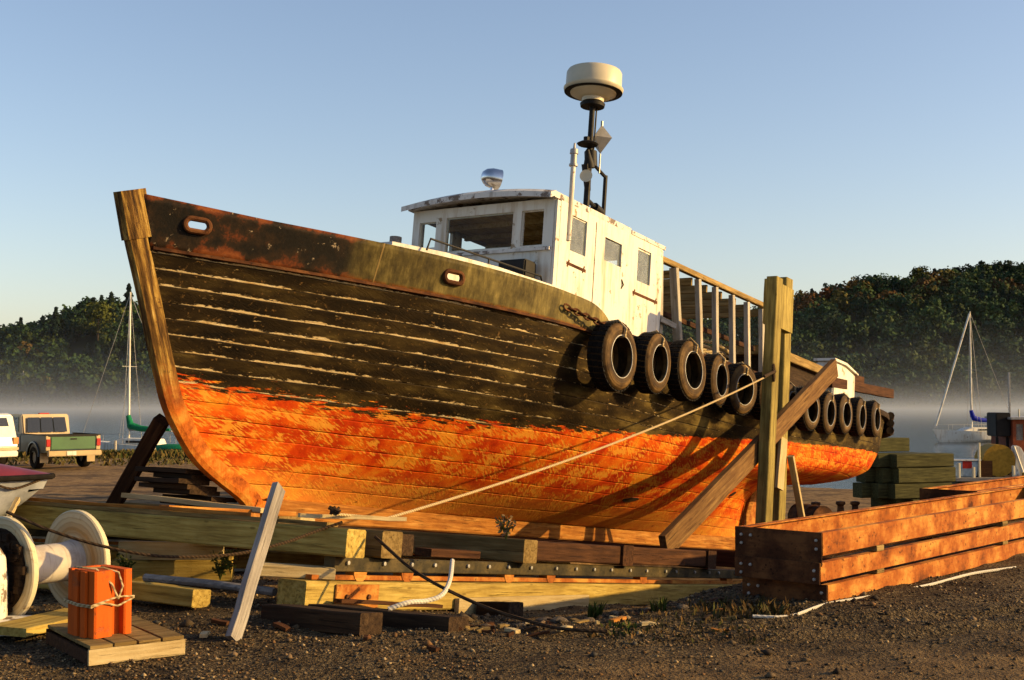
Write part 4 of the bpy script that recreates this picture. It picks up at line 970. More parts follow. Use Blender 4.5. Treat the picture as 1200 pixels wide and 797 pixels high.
# uprights and brace
timber('upright', L(9.78, 2.88, -.3), L(9.86, 2.88, 4.10), .25, .17, 'wood_green', cr, up=(0,1,0), seg=12)
timber('upright', L(11.09, 2.585, -.3), L(11.02, 2.585, 4.34), .27, .16, 'wood_green', cr, up=(0,1,0), seg=12)
timber('spacer_block', L(10.44, 2.72, 3.42), L(10.44, 2.72, 4.12), .95, .12, 'wood_green', cr, up=(0,1,0), seg=3)
timber('packing_board', L(10.75, 2.72, .95), L(10.85, 2.72, 1.75), .26, .05, 'wood_pale', cr, up=(0,1,0), seg=3)
timber('diagonal_brace', L(6.86, 2.72, -.05), L(13.11, 2.72, 3.19), .10, .32, 'wood_olive', cr, up=(0,0,1), seg=14)
timber('small_strut', L(12.2, 2.7, .0), L(11.2, 2.72, 1.5), .06, .10, 'wood_pale', cr, up=(0,1,0), seg=3)
# sleepers under the girder
sl_g = 'sleepers under the slipway girder'
for (s, te, lab) in ((-.93, 4.3, 'dark tarred sleeper end nearest the leaning grey plank, under the yellow girder'), (-.42, 4.7, 'dark sleeper end beside the white rope end, under the yellow girder'), (1.9, 3.7, 'half buried dark sleeper end below the pale splice plank')):
    o = timber('sleeper', L(s, 3.35, -.72), L(s, te, -.70), .25, .16, 'wood_dark', pm=MB_); tag(o, lab, 'sleeper', sl_g)

# shore props
o = timber('prop', W(1.9, -2.3, -.5), aty(190, 492, 14.2), .16, .14, 'wood_brown', up=(0,1,0)); tag(o, 'dark timber prop leaning up against the far side of the bow', 'prop')
p = W(15.9, .4, -.9)
o = timber('prop', p, W(15.75, .5, 1.35), .16, .22, 'wood_orange', up=(0,1,0)); tag(o, 'orange square prop standing under the counter of the stern', 'prop')
# plank on the ground leaning on the beam
p0 = atz(273, 751, 0.0); p1 = aty(327, 571, 9.75)
o = timber('leaning_plank', p0, p1, .13, .05, 'wood_grey', up=Nv*-1+Vector((0,0,.2))); tag(o, 'grey weathered plank leaning against the end of the cradle beams', 'plank')
# boards lying on the first cross beam
for k, (a, c, du, ww, mat_, lab) in enumerate([
    (-1.6, 3.1, .0, .14, 'wood_tan', 'long tan board lying on the foremost cross beam, nearest the viewer'),
    (-1.9, 2.2, .036, .11, 'wood_orange', 'narrow orange brown board on top of the long tan board on the foremost cross beam'),
    (-1.2, 2.7, .0, .12, 'wood_yellow', 'long board beside the tan one, on the far edge of the foremost cross beam')]):
    off = (-.07, -.05, .07)[k]; o = timber('board', L(off, a, -.028+du), L(off+.02, c, -.028+du), ww, .034, mat_, pm=MB_, seg=8, warp=.006); tag(o, lab, 'board')
o = timber('stick', L(-.30, 2.95, .03), L(.50, 3.42, .06), .07, .035, 'wood_pale', pm=MB_); tag(o, 'short pale new stick laid across the cradle beam ends', 'stick')
# cribbing of thin boards under the forefoot: each board is countable
crib = [(rnd.uniform(-.1,.1), rnd.uniform(-.15,.15)) for _ in range(9)]
for k, (ds, dt_) in enumerate(crib):
    u = -.02+.054*k + rnd.uniform(-.004,.004)
    s = 1.95+ds*1.1-.07*k
    if k >= 7: s -= .05
    o = timber('board', L(s, -.75+dt_*1.3, u), L(s+ds*.6, -.15, u+.004), .42, .05, 'wood_dark', pm=MB_, seg=3)
    tag(o, 'thin dark board in the crib stack behind the foot of the stem', 'board', 'crib boards stacked behind the stem foot')
for k, (s, t0, t1, u, hh, mat_, lab) in enumerate([
    (1.75, -.5, .95, -.03, .14, 'wood_tan', 'lower tan block packed under the forefoot of the keel'),
    (2.35, -.3, .62, .0, .07, 'wood_pale', 'thin pale wedge right under the keel behind the forefoot'),
    (1.05, -.6, .55, -.02, .13, 'wood_tan', 'square tan block below the curve of the stem')]):
    o = timber('packing_block', L(s, t0, u), L(s, t1, u), .32, hh, mat_, pm=MB_, seg=3); tag(o, lab, 'block')
# yellow plates and pipe on the left, seen under the cross beam
o = timber('board', atz(135, 668, .02), atz(262, 672, .02)+Vector((0,.4,0)), .35, .22, 'wood_yellow'); tag(o, 'sunlit yellow timber lying behind the right flange of the cable reel', 'timber')
o = timber('board', atz(140, 645, .22), atz(250, 652, .22)+Vector((0,.4,0)), .06, .17, 'wood_pale'); tag(o, 'pale board with round holes lying on the yellow timber behind the reel', 'board')
b = MB(); b.tube([atz(170, 677, .10), atz(245, 684, .09), atz(322, 694, .07)], .035, 8); o = b.build('pipe', 'wood_grey'); tag(o, 'thin grey pipe lying on the ground under the foremost cross beam', 'pipe')
o = timber('board', W(-.55, 2.75, -.42), W(-.05, 3.15, -.42), .20, .09, 'wood_pale', seg=2); tag(o, 'short pale block lying on the left end of the yellow girder', 'block')
for k, (a, c, w_, h_, m_, lab) in enumerate([
    ((-.95, -.4, -.68), (-.85, 2.5, -.67), .20, .14, 'wood_yellow', 'yellow beam lying parallel in front of the foremost cross beam, partly behind the reel'),
    ((.95, -.6, .12), (1.15, 1.2, .05), .22, .05, 'wood_pale', 'pale board lying crosswise just under the forefoot of the keel'),
    ((1.5, .3, -.18), (1.6, 2.6, -.18), .26, .20, 'wood_dark', 'dark cross timber in the gap behind the second cradle beam'),
    ((.1, .9, .02), (1.6, 1.1, .04), .16, .05, 'wood_orange', 'orange brown board end sticking out below the stem'),
    ((-.2, 3.35, -.62), (.9, 3.55, -.66), .10, .03, 'wood_brown', 'thin brown slat leaning against the face of the yellow girder')]):
    o = timber('board', L(*a), L(*c), w_, h_, m_, pm=MB_, seg=5, warp=.006); tag(o, lab, 'board')
# small blocks on the channel
o = timber('block', W(1.35, 3.0, -.22), W(2.0, 3.1, -.22), .22, .07, 'wood_brown', seg=2); tag(o, 'flat brown block on the steel channel above the white rope', 'block')

# ------------------------------------------------------------ ropes
pA = W(9.70, 2.98, 2.62); pB = W(.55, 3.36, .0); pB2 = W(-.15, 3.2, .06)
b = MB(); b.tube(sag(pA, aty(452, 608, pB.y+.15), .12, 24)+[pB2], .013, 8)
o = b.build('rope', 'rope'); tag(o, 'taut tan rope from the tall forked post down to the cradle beam by the bow', 'rope')
b = MB(); b.tube([pA+Vector((.02,.0,.02)), pA.lerp(pB, .045)], .024, 8)
b.tube([pA + Vector((math.cos(a)*.02, math.cos(a)*.05, math.sin(a)*.12)) for a in [2*math.pi*i/16 for i in range(16)]], .02, 6, closed=True); o = b.build('rope_lashing', 'rope_dark'); tag(o, 'dark lashing where the tan rope is made fast to the forked post', 'lashing')
kn = pB2; b = MB()
for k in range(4):
    pts = [kn+Vector((rnd.uniform(-.05,.05), rnd.uniform(-.05,.05), rnd.uniform(-.01,.07))) for _ in range(7)]; b.tube(pts, .012, 6)
o = b.build('knot', 'rope_dark'); tag(o, 'tangled black knot at the lower end of the tan rope', 'knot')
# dark cable sagging across the left
b = MB(); q = [aty(8, 600, 9.6), aty(60, 622, 9.5), aty(120, 640, 9.5), aty(190, 652, 9.6), aty(270, 650, 9.9), aty(330, 637, 10.2), aty(372, 622, 10.5), W(-.05, 3.2, .0)]
def spline(q, n=8):
    q = [Vector(p) for p in q]; out = []
    for i in range(len(q)-1):
        p0, p1, p2, p3 = q[max(0,i-1)], q[i], q[i+1], q[min(len(q)-1,i+2)]
        for k in range(n):
            t = k/n; out.append(.5*((2*p1)+(p2-p0)*t+(2*p0-5*p1+4*p2-p3)*t*t+(3*p1-p0-3*p2+p3)*t**3))
    return out+[q[-1]]
b.tube(spline(q), .013, 6); o = b.build('cable', 'rope_dark'); tag(o, 'dark cable sagging from the reel to the knot on the cradle beam', 'cable')
b = MB(); q = [W(.12, 3.42, -.1), aty(490, 672, 10.2), aty(560, 708, 10.0), aty(620, 728, 9.75), atz(660, 737, .03), atz(712, 740, .03)]; b.tube(spline(q), .014, 6); o = b.build('rope', 'rope_dark'); tag(o, 'brown rope running from the cradle beam down onto the gravel', 'rope')
b = MB(); q = [aty(530, 657, 10.6), aty(527, 680, 10.25), aty(518, 697, 10.0), aty(500, 704, 9.9), aty(478, 706, 9.75), aty(455, 714, 9.7)]; b.tube(spline(q), .019, 8); o = b.build('rope', 'rope_white'); tag(o, 'thick white rope end hanging over the yellow girder', 'rope')
b = MB(); q = [atz(882, 722, .03), atz(925, 722, .02), atz(968, 708, .02), atz(1025, 698, .02), atz(1090, 685, .02), atz(1140, 672, .02), atz(1190, 665, .02)]; b.tube(spline(q), .013, 6); o = b.build('rope', 'rope_white'); tag(o, 'thin whitish line lying on the gravel in front of the rusty steel frames', 'rope')

# ------------------------------------------------------------ rusty steel frames, right foreground
g_d = Vector((.667, .745, 0)).normalized(); g_p = Vector((-.745, .667, 0)).normalized()
C0 = Vector((2.5, 10.4, 0))
def frame(C, z0, z1, ln, wd, mat_f, label, off=0.0, endh=None, bolts=True):
    mt_ = axes(C + g_d*off + Vector((0,0,z0)), g_d); h = z1-z0
    e = empty('steel_frame', mt_, label, 'steel frame', 'stacked rusty steel frames')
    def chan(name, y0, inward, x0, x1):
        b = MB(); t = .012; fl = .07*inward
        b.box((x0, min(y0, y0+t*inward), 0), (x1, max(y0, y0+t*inward), h))
        b.box((x0, min(y0+t*inward, y0+fl), 0), (x1, max(y0+t*inward, y0+fl), t)); b.box((x0, min(y0+t*inward, y0+fl), h-t), (x1, max(y0+t*inward, y0+fl), h))
        return b.build(name, mat_f, e, bevel=.003)
    chan('side_channel', 0, 1, 0.02, ln); chan('side_channel', wd, -1, 0.02, ln)
    hh = endh or h+.03
    for x in (0, ln):
        b = MB(); b.box((x-.012 if x == 0 else x+.002, -.006, h-hh), (x if x == 0 else x+.014, wd+.006, h+.004)); ep = b.build('end_plate', 'rust_dark', e, bevel=.003)  # dark rust puts the unlit end faces into the colour
        if bolts and x == 0:
            b = MB()
            for (yy, zz) in ((.04, h-.06), (.04, h-.13), (wd-.06, h-.06), (wd-.15, h-.06), (wd-.06, h-.13)): b.lathe([(0,0),(.014,0),(.012,.012),(0,.014)], 8, T_((x-.012, yy, zz)) @ Matrix.Rotation(R(-90), 4, 'Y'))
            b.build('bolt', 'grey_metal', ep)
    return e
frame(C0, .40, .585, 6.6, .80, 'rust_orange', 'topmost of the three long rusty steel frames stacked on the gravel', 0, .27)
frame(C0, .195, .345, 6.8, .78, 'rust_orange', 'middle one of the three long rusty steel frames', -.04, .17)
frame(C0, .00, .155, 6.6, .78, 'rust_orange', 'bottom rusty steel frame of the three, lying on the gravel', .08, .17)
frame(C0+g_d*5.6+g_p*.98+Vector((0,0,0)), .37, .56, 5.0, .7, 'rust_orange', 'shorter steel frame lying behind the three stacked ones', 0, .2, False)
for k, (x, z0, z1, y, lab) in enumerate([(1.05, .345, .40, 0, 'small wooden spacer under the top steel frame, nearer the corner'), (1.05, .155, .195, 0, 'small wooden spacer between the middle and bottom steel frames, nearer the corner'),
                                (3.9, .345, .40, 0, 'small wooden spacer under the top steel frame, farther from the corner'), (3.9, .155, .195, 0, 'small wooden spacer between middle and bottom steel frames, farther from the corner')]):
    b = MB(); b.box((x-.07, .0, z0+.003), (x+.07, .76, z1-.003)); o = b.build('spacer_block', 'wood_tan', None, axes(C0, g_d), bevel=.004); tag(o, lab, 'spacer')
b = MB(); b.box((5.0, 1.0, 0), (9.4, 1.65, .365)); o = b.build('timber_pile', 'wood_dark', None, axes(C0, g_d)); tag(o, 'dark timber base under the shorter steel frame', 'timber')

# ------------------------------------------------------------ cable reel and white anchor block, left foreground
ax_ = Vector((.566, .824, 0)).normalized(); c1 = Vector((-3.45, 10.2, .395)); c0 = c1 - ax_*.64
reel = empty('cable_reel', T_(c0) @ ax_.to_track_quat('Z', 'Y').to_matrix().to_4x4(), 'empty wooden cable reel with cream painted flanges lying at the left edge', 'cable reel')
def flange(z, nm='flange'):
    b = MB(); b.lathe([(.02, z-.028), (.385, z-.028), (.395, z-.018), (.395, z+.018), (.385, z+.028), (.02, z+.028)], 48, closed=True); f = b.build(nm, None, reel)
    return f
def _flm():
    g = G('cream_flange'); v = g.obj(); x, y, z = g.sep(v); r = g.n('ShaderNodeVectorMath', {0: g.comb(x, y, 0.0)}, operation='LENGTH').outputs['Value']
    rn = g.math('ADD', r, g.math('MULTIPLY', g.noise(v, 5, 4), .05)); wv = g.math('SINE', g.math('MULTIPLY', rn, 160.0))
    ring = g.ramp(g.math('MULTIPLY', rn, 2.3), [(.2, (.52, .34, .14)), (.45, (.78, .66, .42)), (.62, (.60, .36, .13)), (.8, (.76, .62, .36)), (1, (.80, .72, .50))])
    c = g.mix(g.math('MULTIPLY', g.step(wv, .2, .9), .35), ring, (.42, .26, .10)); n = g.noise(v, 9, 7, .65)
    c = g.mix(g.step(n, .56, .72), c, (.34, .22, .10))
    return g.done(c, .75, 0, g.bump(g.math('ADD', n, g.math('MULTIPLY', wv, .2)), .5, .008))
FM = _flm()
for z in (0, .64): flange(z).data.materials.append(FM)
for z in (-.031, .671):
    for k in range(6):
        a = 2*math.pi*k/6; b = MB(); b.lathe([(0,-.006),(.016,-.006),(.016,.006),(0,.006)], 8, T_((.24*math.cos(a), .24*math.sin(a), z))); b.build('bolt', 'rust_dark', reel)
def _drm():
    g = G('scuffed_drum'); v = g.obj(); n = g.noise(v, 5, 7, .65); n2 = g.noise(g.scale(v, (1, 1, 12)), 2, 4)
    c = g.ramp(n, [(.3, (.40, .34, .30)), (.5, (.66, .60, .54)), (.7, (.76, .70, .56))]); c = g.mix(g.step(n2, .55, .7), c, (.42, .36, .30))
    return g.done(c, .8, 0, g.bump(n, .4, .01))
b = MB(); b.lathe([(.155, .03), (.150, .15), (.150, .52), (.165, .61)], 32); b.build('drum', _drm(), reel)
b = MB(); b.lathe([(.10, -.05), (.31, -.05), (.31, -.03), (.10, -.03)], 32, closed=True)
for k in range(40):
    an = rnd.uniform(0, 6.28); rr = rnd.uniform(.2, .31); b.box((rr*math.cos(an)-.03, rr*math.sin(an)-.03, -.075), (rr*math.cos(an)+.03, rr*math.sin(an)+.03, -.04))
b.build('hub_ring', 'wood_dark', reel)
e = empty('anchor_block', T_(Vector((-4.27, 9.0, 0))), 'chalky white block standing on a flat white slab at the left edge', 'block')
b = MB(); b.lathe([(0,0),(.15,0),(.155,.30),(.14,.46),(.10,.53),(0,.55)], 20, T_((.42, .42, .05))); b.build('rounded_top', 'white_roof', e)
b = MB(); b.box((.2, .16, .05), (.56, .52, .40)); b.build('block_body', 'white', e, bevel=.03)
b = MB(); b.box((-.3, .1, 0), (.80, .55, .075)); b.build('slab', 'white_roof', e, bevel=.015)
o = timber('board', atz(8, 740, .06), atz(92, 722, .06)+Vector((0,.1,0)), .35, .06, 'wood_yellow'); tag(o, 'yellow board lying between the reel and the small pallet', 'board')

# ------------------------------------------------------------ pallet and orange block
pm_ = atz(104, 781, 0); pr = atz(217, 767, 0); xr = (pr-pm_).normalized(); pal_m = axes(pm_, xr)
pal = empty('pallet', pal_m, 'small wooden pallet on the gravel under the tied orange block', 'pallet')
Wp = (pr-pm_).length; Dp = .92
b = MB(); b.bar((0, .012, .05), (Wp, .012, .05), .024, .10, seg=4, warp=.002); b.build('edge_board', 'wood_pale', pal)  # pale wood puts the sunlit near edge into the colour
b = MB(); b.bar((0, Dp-.012, .05), (Wp, Dp-.012, .05), .024, .10); b.build('edge_board', 'wood_brown', pal)
for x in (.012, Wp-.012):
    b = MB(); b.bar((x, .026, .042), (x, Dp-.026, .042), .024, .08); b.build('side_board', 'wood_brown', pal)  # brown puts the unlit sides of the pallet into the colour
for k in range(4):
    w_ = Wp/4; b = MB(); b.bar((w_*(k+.5), .0, .113), (w_*(k+.5), Dp, .113), w_-.016, .022, seg=3, warp=.003); b.build('deck_board', 'wood_tan', pal)
bz = .125; bo = pm_ + xr*.10 + Vector((-xr.y, xr.x, 0))*.22
bmx = axes(Vector((bo.x, bo.y, bz)), Matrix.Rotation(R(14), 3, 'Z') @ xr)
bmx = bmx @ Matrix.Diagonal((1.18, 1.15, 1.0, 1))
ob = empty('clay_block', bmx, 'bright orange hollow block bound with tan cord, standing on the small pallet', 'block')
b = MB(); w1, d1, hh = .235, .27, .43; t_ = .028
poly = [(0,0),(.10,0),(.10,.012),(.125,.012),(.125,.19),(.165,.19),(.165,0),(w1,0),(w1,d1),(0,d1)]
# U-shaped plan with hollow cells, extruded upward
def ext(poly, z0, z1):
    n = len(poly); b.add([(x, y, z0) for x, y in poly]+[(x, y, z1) for x, y in poly], [tuple(range(n-1,-1,-1)), tuple(range(n, 2*n))]+[(i, (i+1) % n, n+(i+1) % n, n+i) for i in range(n)])
ext([(0,0),(.012,-.006),(.085,-.006),(.112,.0),(.112,.12),(.085,.205),(.0,.205)], 0, hh)
ext([(.10,.045),(.19,.045),(.19,.13),(.10,.13)], 0, hh-.012)
ext([(.185,.0),(.195,-.006),(.228,-.006),(w1,0),(w1,d1),(.185,d1)], 0, hh-.004)
ext([(-.006,.207),(.183,.207),(.183,.232),(-.006,.232)], 0, hh-.01)
ext([(-.004,.06),(-.018,.065),(-.018,.115),(-.004,.12)], 0, hh-.004); ext([(-.004,.145),(-.014,.15),(-.014,.20),(-.004,.203)], 0, hh-.008)
ext([(0,.234),(.183,.234),(.183,d1),(0,d1)], 0, hh)
b.build('block_body', 'clay', ob)
b = MB()
for (z, dz) in ((.235, .02), (.225, -.03)):
    b.tube([(-.024,-.012,z-.02), (.05,-.016,z), (.14,-.014,z+dz), (w1+.006,-.012,z+.01), (w1+.008,d1+.004,z), (-.02,d1+.006,z-.01), (-.03,.12,z-.02)], .0065, 6, closed=True)
b.tube([(.14,-.016,.24), (.10,-.014,.34), (.04,.05,hh+.01), (-.01,.10,hh+.02), (.0,.2,hh+.012)], .0065, 6)
b.tube([(.14,-.016,.24), (.165,-.02,.32), (.15,.0,.41), (.09,.06,hh+.012), (.03,.11,hh+.012)], .0065, 6)
b.build('cord', 'rope', ob)

# ------------------------------------------------------------ dinghy at the left edge
def dinghy():
    p = aty(58, 558, 12.6); mt_ = T_((p.x, p.y, p.z)) @ Matrix.Rotation(R(12), 4, 'Z')
    e = empty('dinghy', mt_, 'small white dinghy with a maroon cover, bow towards the tug, cut by the left edge', 'dinghy')
    def half(x): return .62*math.sin(min(1, max(0, -x/1.5))*math.pi/2)**.8+.02
    vs, n = [], 24; fs = []
    for i in range(n+1):
        x = -3.0*i/n; hw = half(x)
        bz_ = -.42*min(1, (-x/.5))**.7; rk = .0
        prof = [(hw, 0), (hw*.97, -.12), (hw*.86, bz_*.6-.05), (hw*.5, bz_-.03), (0, bz_-.08)]
        row = [(x - (-z_)*.45*max(0, 1+x/.8) , y_, z_) for y_, z_ in prof]; row += [(a_, -b__, c_) for a_, b__, c_ in reversed(row[:-1])]
        vs += row
    m = 9
    for i in range(n):
        for k in range(m-1): fs.append((i*m+k, (i+1)*m+k, (i+1)*m+k+1, i*m+k+1))
    b = MB(); b.add(vs, fs, True); b.build('hull', m_plain('grey_white_hull', (.40, .42, .46), .6, mot=.35, sc=4), e)
    vs, fs = [], []
    for i in range(n+1):
        x = .03-3.03*i/n; hw = half(x-.03)+.03
        for k in range(9):
            t = -1+2*k/8; vs.append((x, hw*t, .015+.13*(1-t*t)*min(1, (-x+.05)/.6)))
    for i in range(n):
        for k in range(8): fs.append((i*9+k, (i+1)*9+k, (i+1)*9+k+1, i*9+k+1))
    b = MB(); b.add(vs, fs, True); b.build('cover', m_plain('maroon_cover', (.22, .025, .03), .45, mot=.2, sc=4), e)
    b = MB(); b.tube([(.03-3.0*i/n, -half(-3.0*i/n)-.02, .0) for i in range(n+1)], .028, 8); b.tube([(.03-3.0*i/n, half(-3.0*i/n)+.02, .0) for i in range(n+1)], .028, 8); b.build('gunwale', 'tread', e)
    b = MB(); pts = []
    for i in range(14): x = -.05-.22*i; pts.append((x-.02, -half(x)-.035, -.03-.07*(i % 2)))
    b.tube(spline(pts, 4), .012, 5); b.build('grab_line', 'rope_dark', e)
    t = empty('boat_stand', T_((p.x-1.2, p.y, 0)), 'low timber stand carrying the maroon covered dinghy', 'stand')
    zt = p.z-.47
    for x in (-.4, .4): 
        b = MB(); b.bar((x, -.5, zt), (x, .5, zt), .1, .1); b.build('crosspiece', 'wood_white', t)
        for y in (-.4, .4): b = MB(); b.bar((x, y, gz(p.x-1.2+x, p.y+y)), (x, y, zt-.05), .08, .08, up=(0,1,0)); b.build('leg', 'wood_white', t)
dinghy()
o = timber('stick', aty(10, 606, 11.3), aty(21, 584, 11.5), .04, .04, 'wood_pale', up=(0,1,0)); tag(o, 'thin pale stick standing up behind the reel at the left edge', 'stick')

# ------------------------------------------------------------ vehicles
CP = {k: m_plain(k+'_car_paint', c, .35, .0, mot=.18, sc=2, bump=0, Coat_Weight=.2) for k, c in dict(green=(.06, .17, .06), dark=(.012, .018, .016), tan=(.62, .45, .22), white=(.92, .88, .78)).items()}
def wheel(parent, x, y, r=.36, w_=.24):
    b = MB(); b.lathe([(.2, -w_/2), (r*.95, -w_/2), (r, -w_/2+.04), (r, w_/2-.04), (r*.95, w_/2), (.2, w_/2)], 24, T_((x, y, r)) @ Matrix.Rotation(R(90), 4, 'X'), closed=True); wl = b.build('wheel', 'tread', parent)
    b = MB(); b.lathe([(0, -.07), (.20, -.07), (.20, .07), (0, .07)], 16, T_((x, y, r)) @ Matrix.Rotation(R(90), 4, 'X')); b.build('rim', 'grey_metal', wl)
# truck: local +x is forward
th = Vector((-.66, .75, 0)).normalized(); trp = aty(85, 549, 40.5); tz = gz(trp.x, trp.y)
tr = empty('pickup_truck', axes((trp.x, trp.y, tz), th), 'green and tan pickup truck parked by the water, tailgate towards the yard', 'pickup truck')
b = MB(); b.prism([(0,.52),(0,1.06),(2.05,1.06),(2.05,.52)], -.88, -.84); b.prism([(0,.52),(0,1.06),(2.05,1.06),(2.05,.52)], .84, .88); b.box((0,-.84,.52),(2.05,.84,.60)); b.box((1.98,-.84,.60),(2.05,.84,1.04)); b.build('bed', CP['dark'], tr)
b = MB(); b.box((-.05,-.90,1.062),(2.0,-.80,1.09)); b.box((-.05,.80,1.062),(2.0,.90,1.09)); b.box((-.06,-.8,1.03),(-.0,.8,1.085)); b.build('bed_rail', 'black_metal', tr)
b = MB(); b.box((-.055,-.72,.62),(-.002,.72,1.02)); tg = b.build('tailgate', CP['green'], tr, bevel=.015)
b = MB(); b.box((-.075,-.10,.93),(-.057,.10,.97)); b.build('handle', 'black_metal', tg)
b = MB()
for y in (-1, 1): b.box((-.05,min(y*.88,y*.74),.60),(-.003,max(y*.88,y*.74),1.05))
b.build('rear_pillar', CP['tan'], tr, bevel=.01)
for y in (-1, 1):
    b = MB(); b.box((-.085,min(y*.875,y*.745),.72),(-.052,max(y*.875,y*.745),.95)); b.build('tail_light', 'red_light', tr, bevel=.01)
b = MB(); b.box((-.22,-.86,.42),(-.09,.86,.585)); bp = b.build('bumper', CP['tan'], tr, bevel=.02)
b = MB(); b.box((-.235,-.02,.44),(-.222,.28,.57)); b.build('number_plate', 'white', bp)
b = MB(); b.box((2.07,-.88,.5),(4.9,.88,1.05)); b.prism([(4.9,.5),(5.1,.6),(5.1,.95),(4.9,1.05)], -.85, .85); b.build('front_body', CP['dark'], tr, bevel=.03)
b = MB(); b.prism([(2.08,1.05),(2.12,1.07),(2.28,1.70),(3.45,1.70),(4.05,1.06)], -.78, .78); b.build('cab', CP['tan'], tr, bevel=.04)
b = MB()
mtx = Matrix.Rotation(R(0), 4, 'Z')
for (y0, y1) in ((-.66, -.24), (-.20, .20), (.24, .66)):
    x0 = lambda z: 2.08+.16*(z-1.07)/.63-.02
    b.add([(x0(1.12), y0, 1.12), (x0(1.12), y1, 1.12), (x0(1.60), y1*.94, 1.60), (x0(1.60), y0*.94, 1.60)], [(0,1,2,3)])
b.build('rear_window', 'glass_dark', tr)
b = MB()
for y in (-.795, .795): b.add([(2.5,y,1.12),(3.85,y,1.12),(3.4,y,1.62),(2.5,y,1.62)], [(0,1,2,3)])
b.build('side_window', 'glass_dark', tr)
b = MB(); b.box((2.35,-.16,1.702),(2.5,.16,1.74)); b.build('brake_light', 'red_light', tr)
for (x, y) in ((.95,-.76),(.95,.76),(4.1,-.76),(4.1,.76)): wheel(tr, x, y)
for y in (-.76, .76):
    b = MB(); b.box((.38,y-.13,.2),(.40,y+.13,.5)); b.build('mud_flap', CP['tan'], tr)
for y in (-1, 1):
    b = MB(); pts = [(.95+.46*math.cos(a), y*.89, .40+.44*math.sin(a)) for a in [math.pi*i/10 for i in range(11)]]; b.tube(pts, .04, 6); b.build('wheel_arch', CP['dark'], tr)
# suv
sp = aty(10, 550, 36.5); sz = gz(sp.x, sp.y); th2 = Vector((-.80, .60, 0)).normalized(); left_ = Vector((-th2.y, th2.x, 0))
sp = aty(20, 550, 39.5); org = Vector((sp.x, sp.y, gz(sp.x, sp.y))) - (-left_)*.85
sv_ = empty('suv', axes(org, th2), 'white sport utility car cut by the left edge, beside the pickup truck', 'car')
b = MB(); b.prism([(0,.45),(-.05,.75),(0,1.0),(.25,1.68),(.5,1.74),(3.0,1.72),(3.6,1.1),(4.6,.95),(4.65,.45)], -.84, .84); b.build('body', CP['white'], sv_, bevel=.04)
b = MB(); b.add([(.035,-.66,1.08),(.035,.66,1.08),(.215,.60,1.60),(.215,-.60,1.60)], [(0,1,2,3)]); b.build('rear_window', 'glass_dark', sv_)
b = MB()
for y in (-.853, .853): b.add([(.3,y,1.08),(3.3,y,1.08),(2.9,y,1.6),(.45,y,1.6)], [(0,1,2,3)])
b.build('side_window', 'glass_dark', sv_)
for y in (-1, 1):
    b = MB(); b.box((-.07,min(y*.84,y*.68),.80),(-.0,max(y*.84,y*.68),1.0)); b.build('tail_light', 'amber_light', sv_)
b = MB(); b.box((-.13,-.8,.42),(-.03,.8,.58)); b.build('bumper', CP['white'], sv_, bevel=.02)
b = MB(); b.box((-.085,-.84,.62),(4.6,.855,.70)); b.build('trim_band', CP['tan'], sv_)
for (x, y) in ((.95,-.74),(.95,.74),(3.7,-.74),(3.7,.74)): wheel(sv_, x, y)

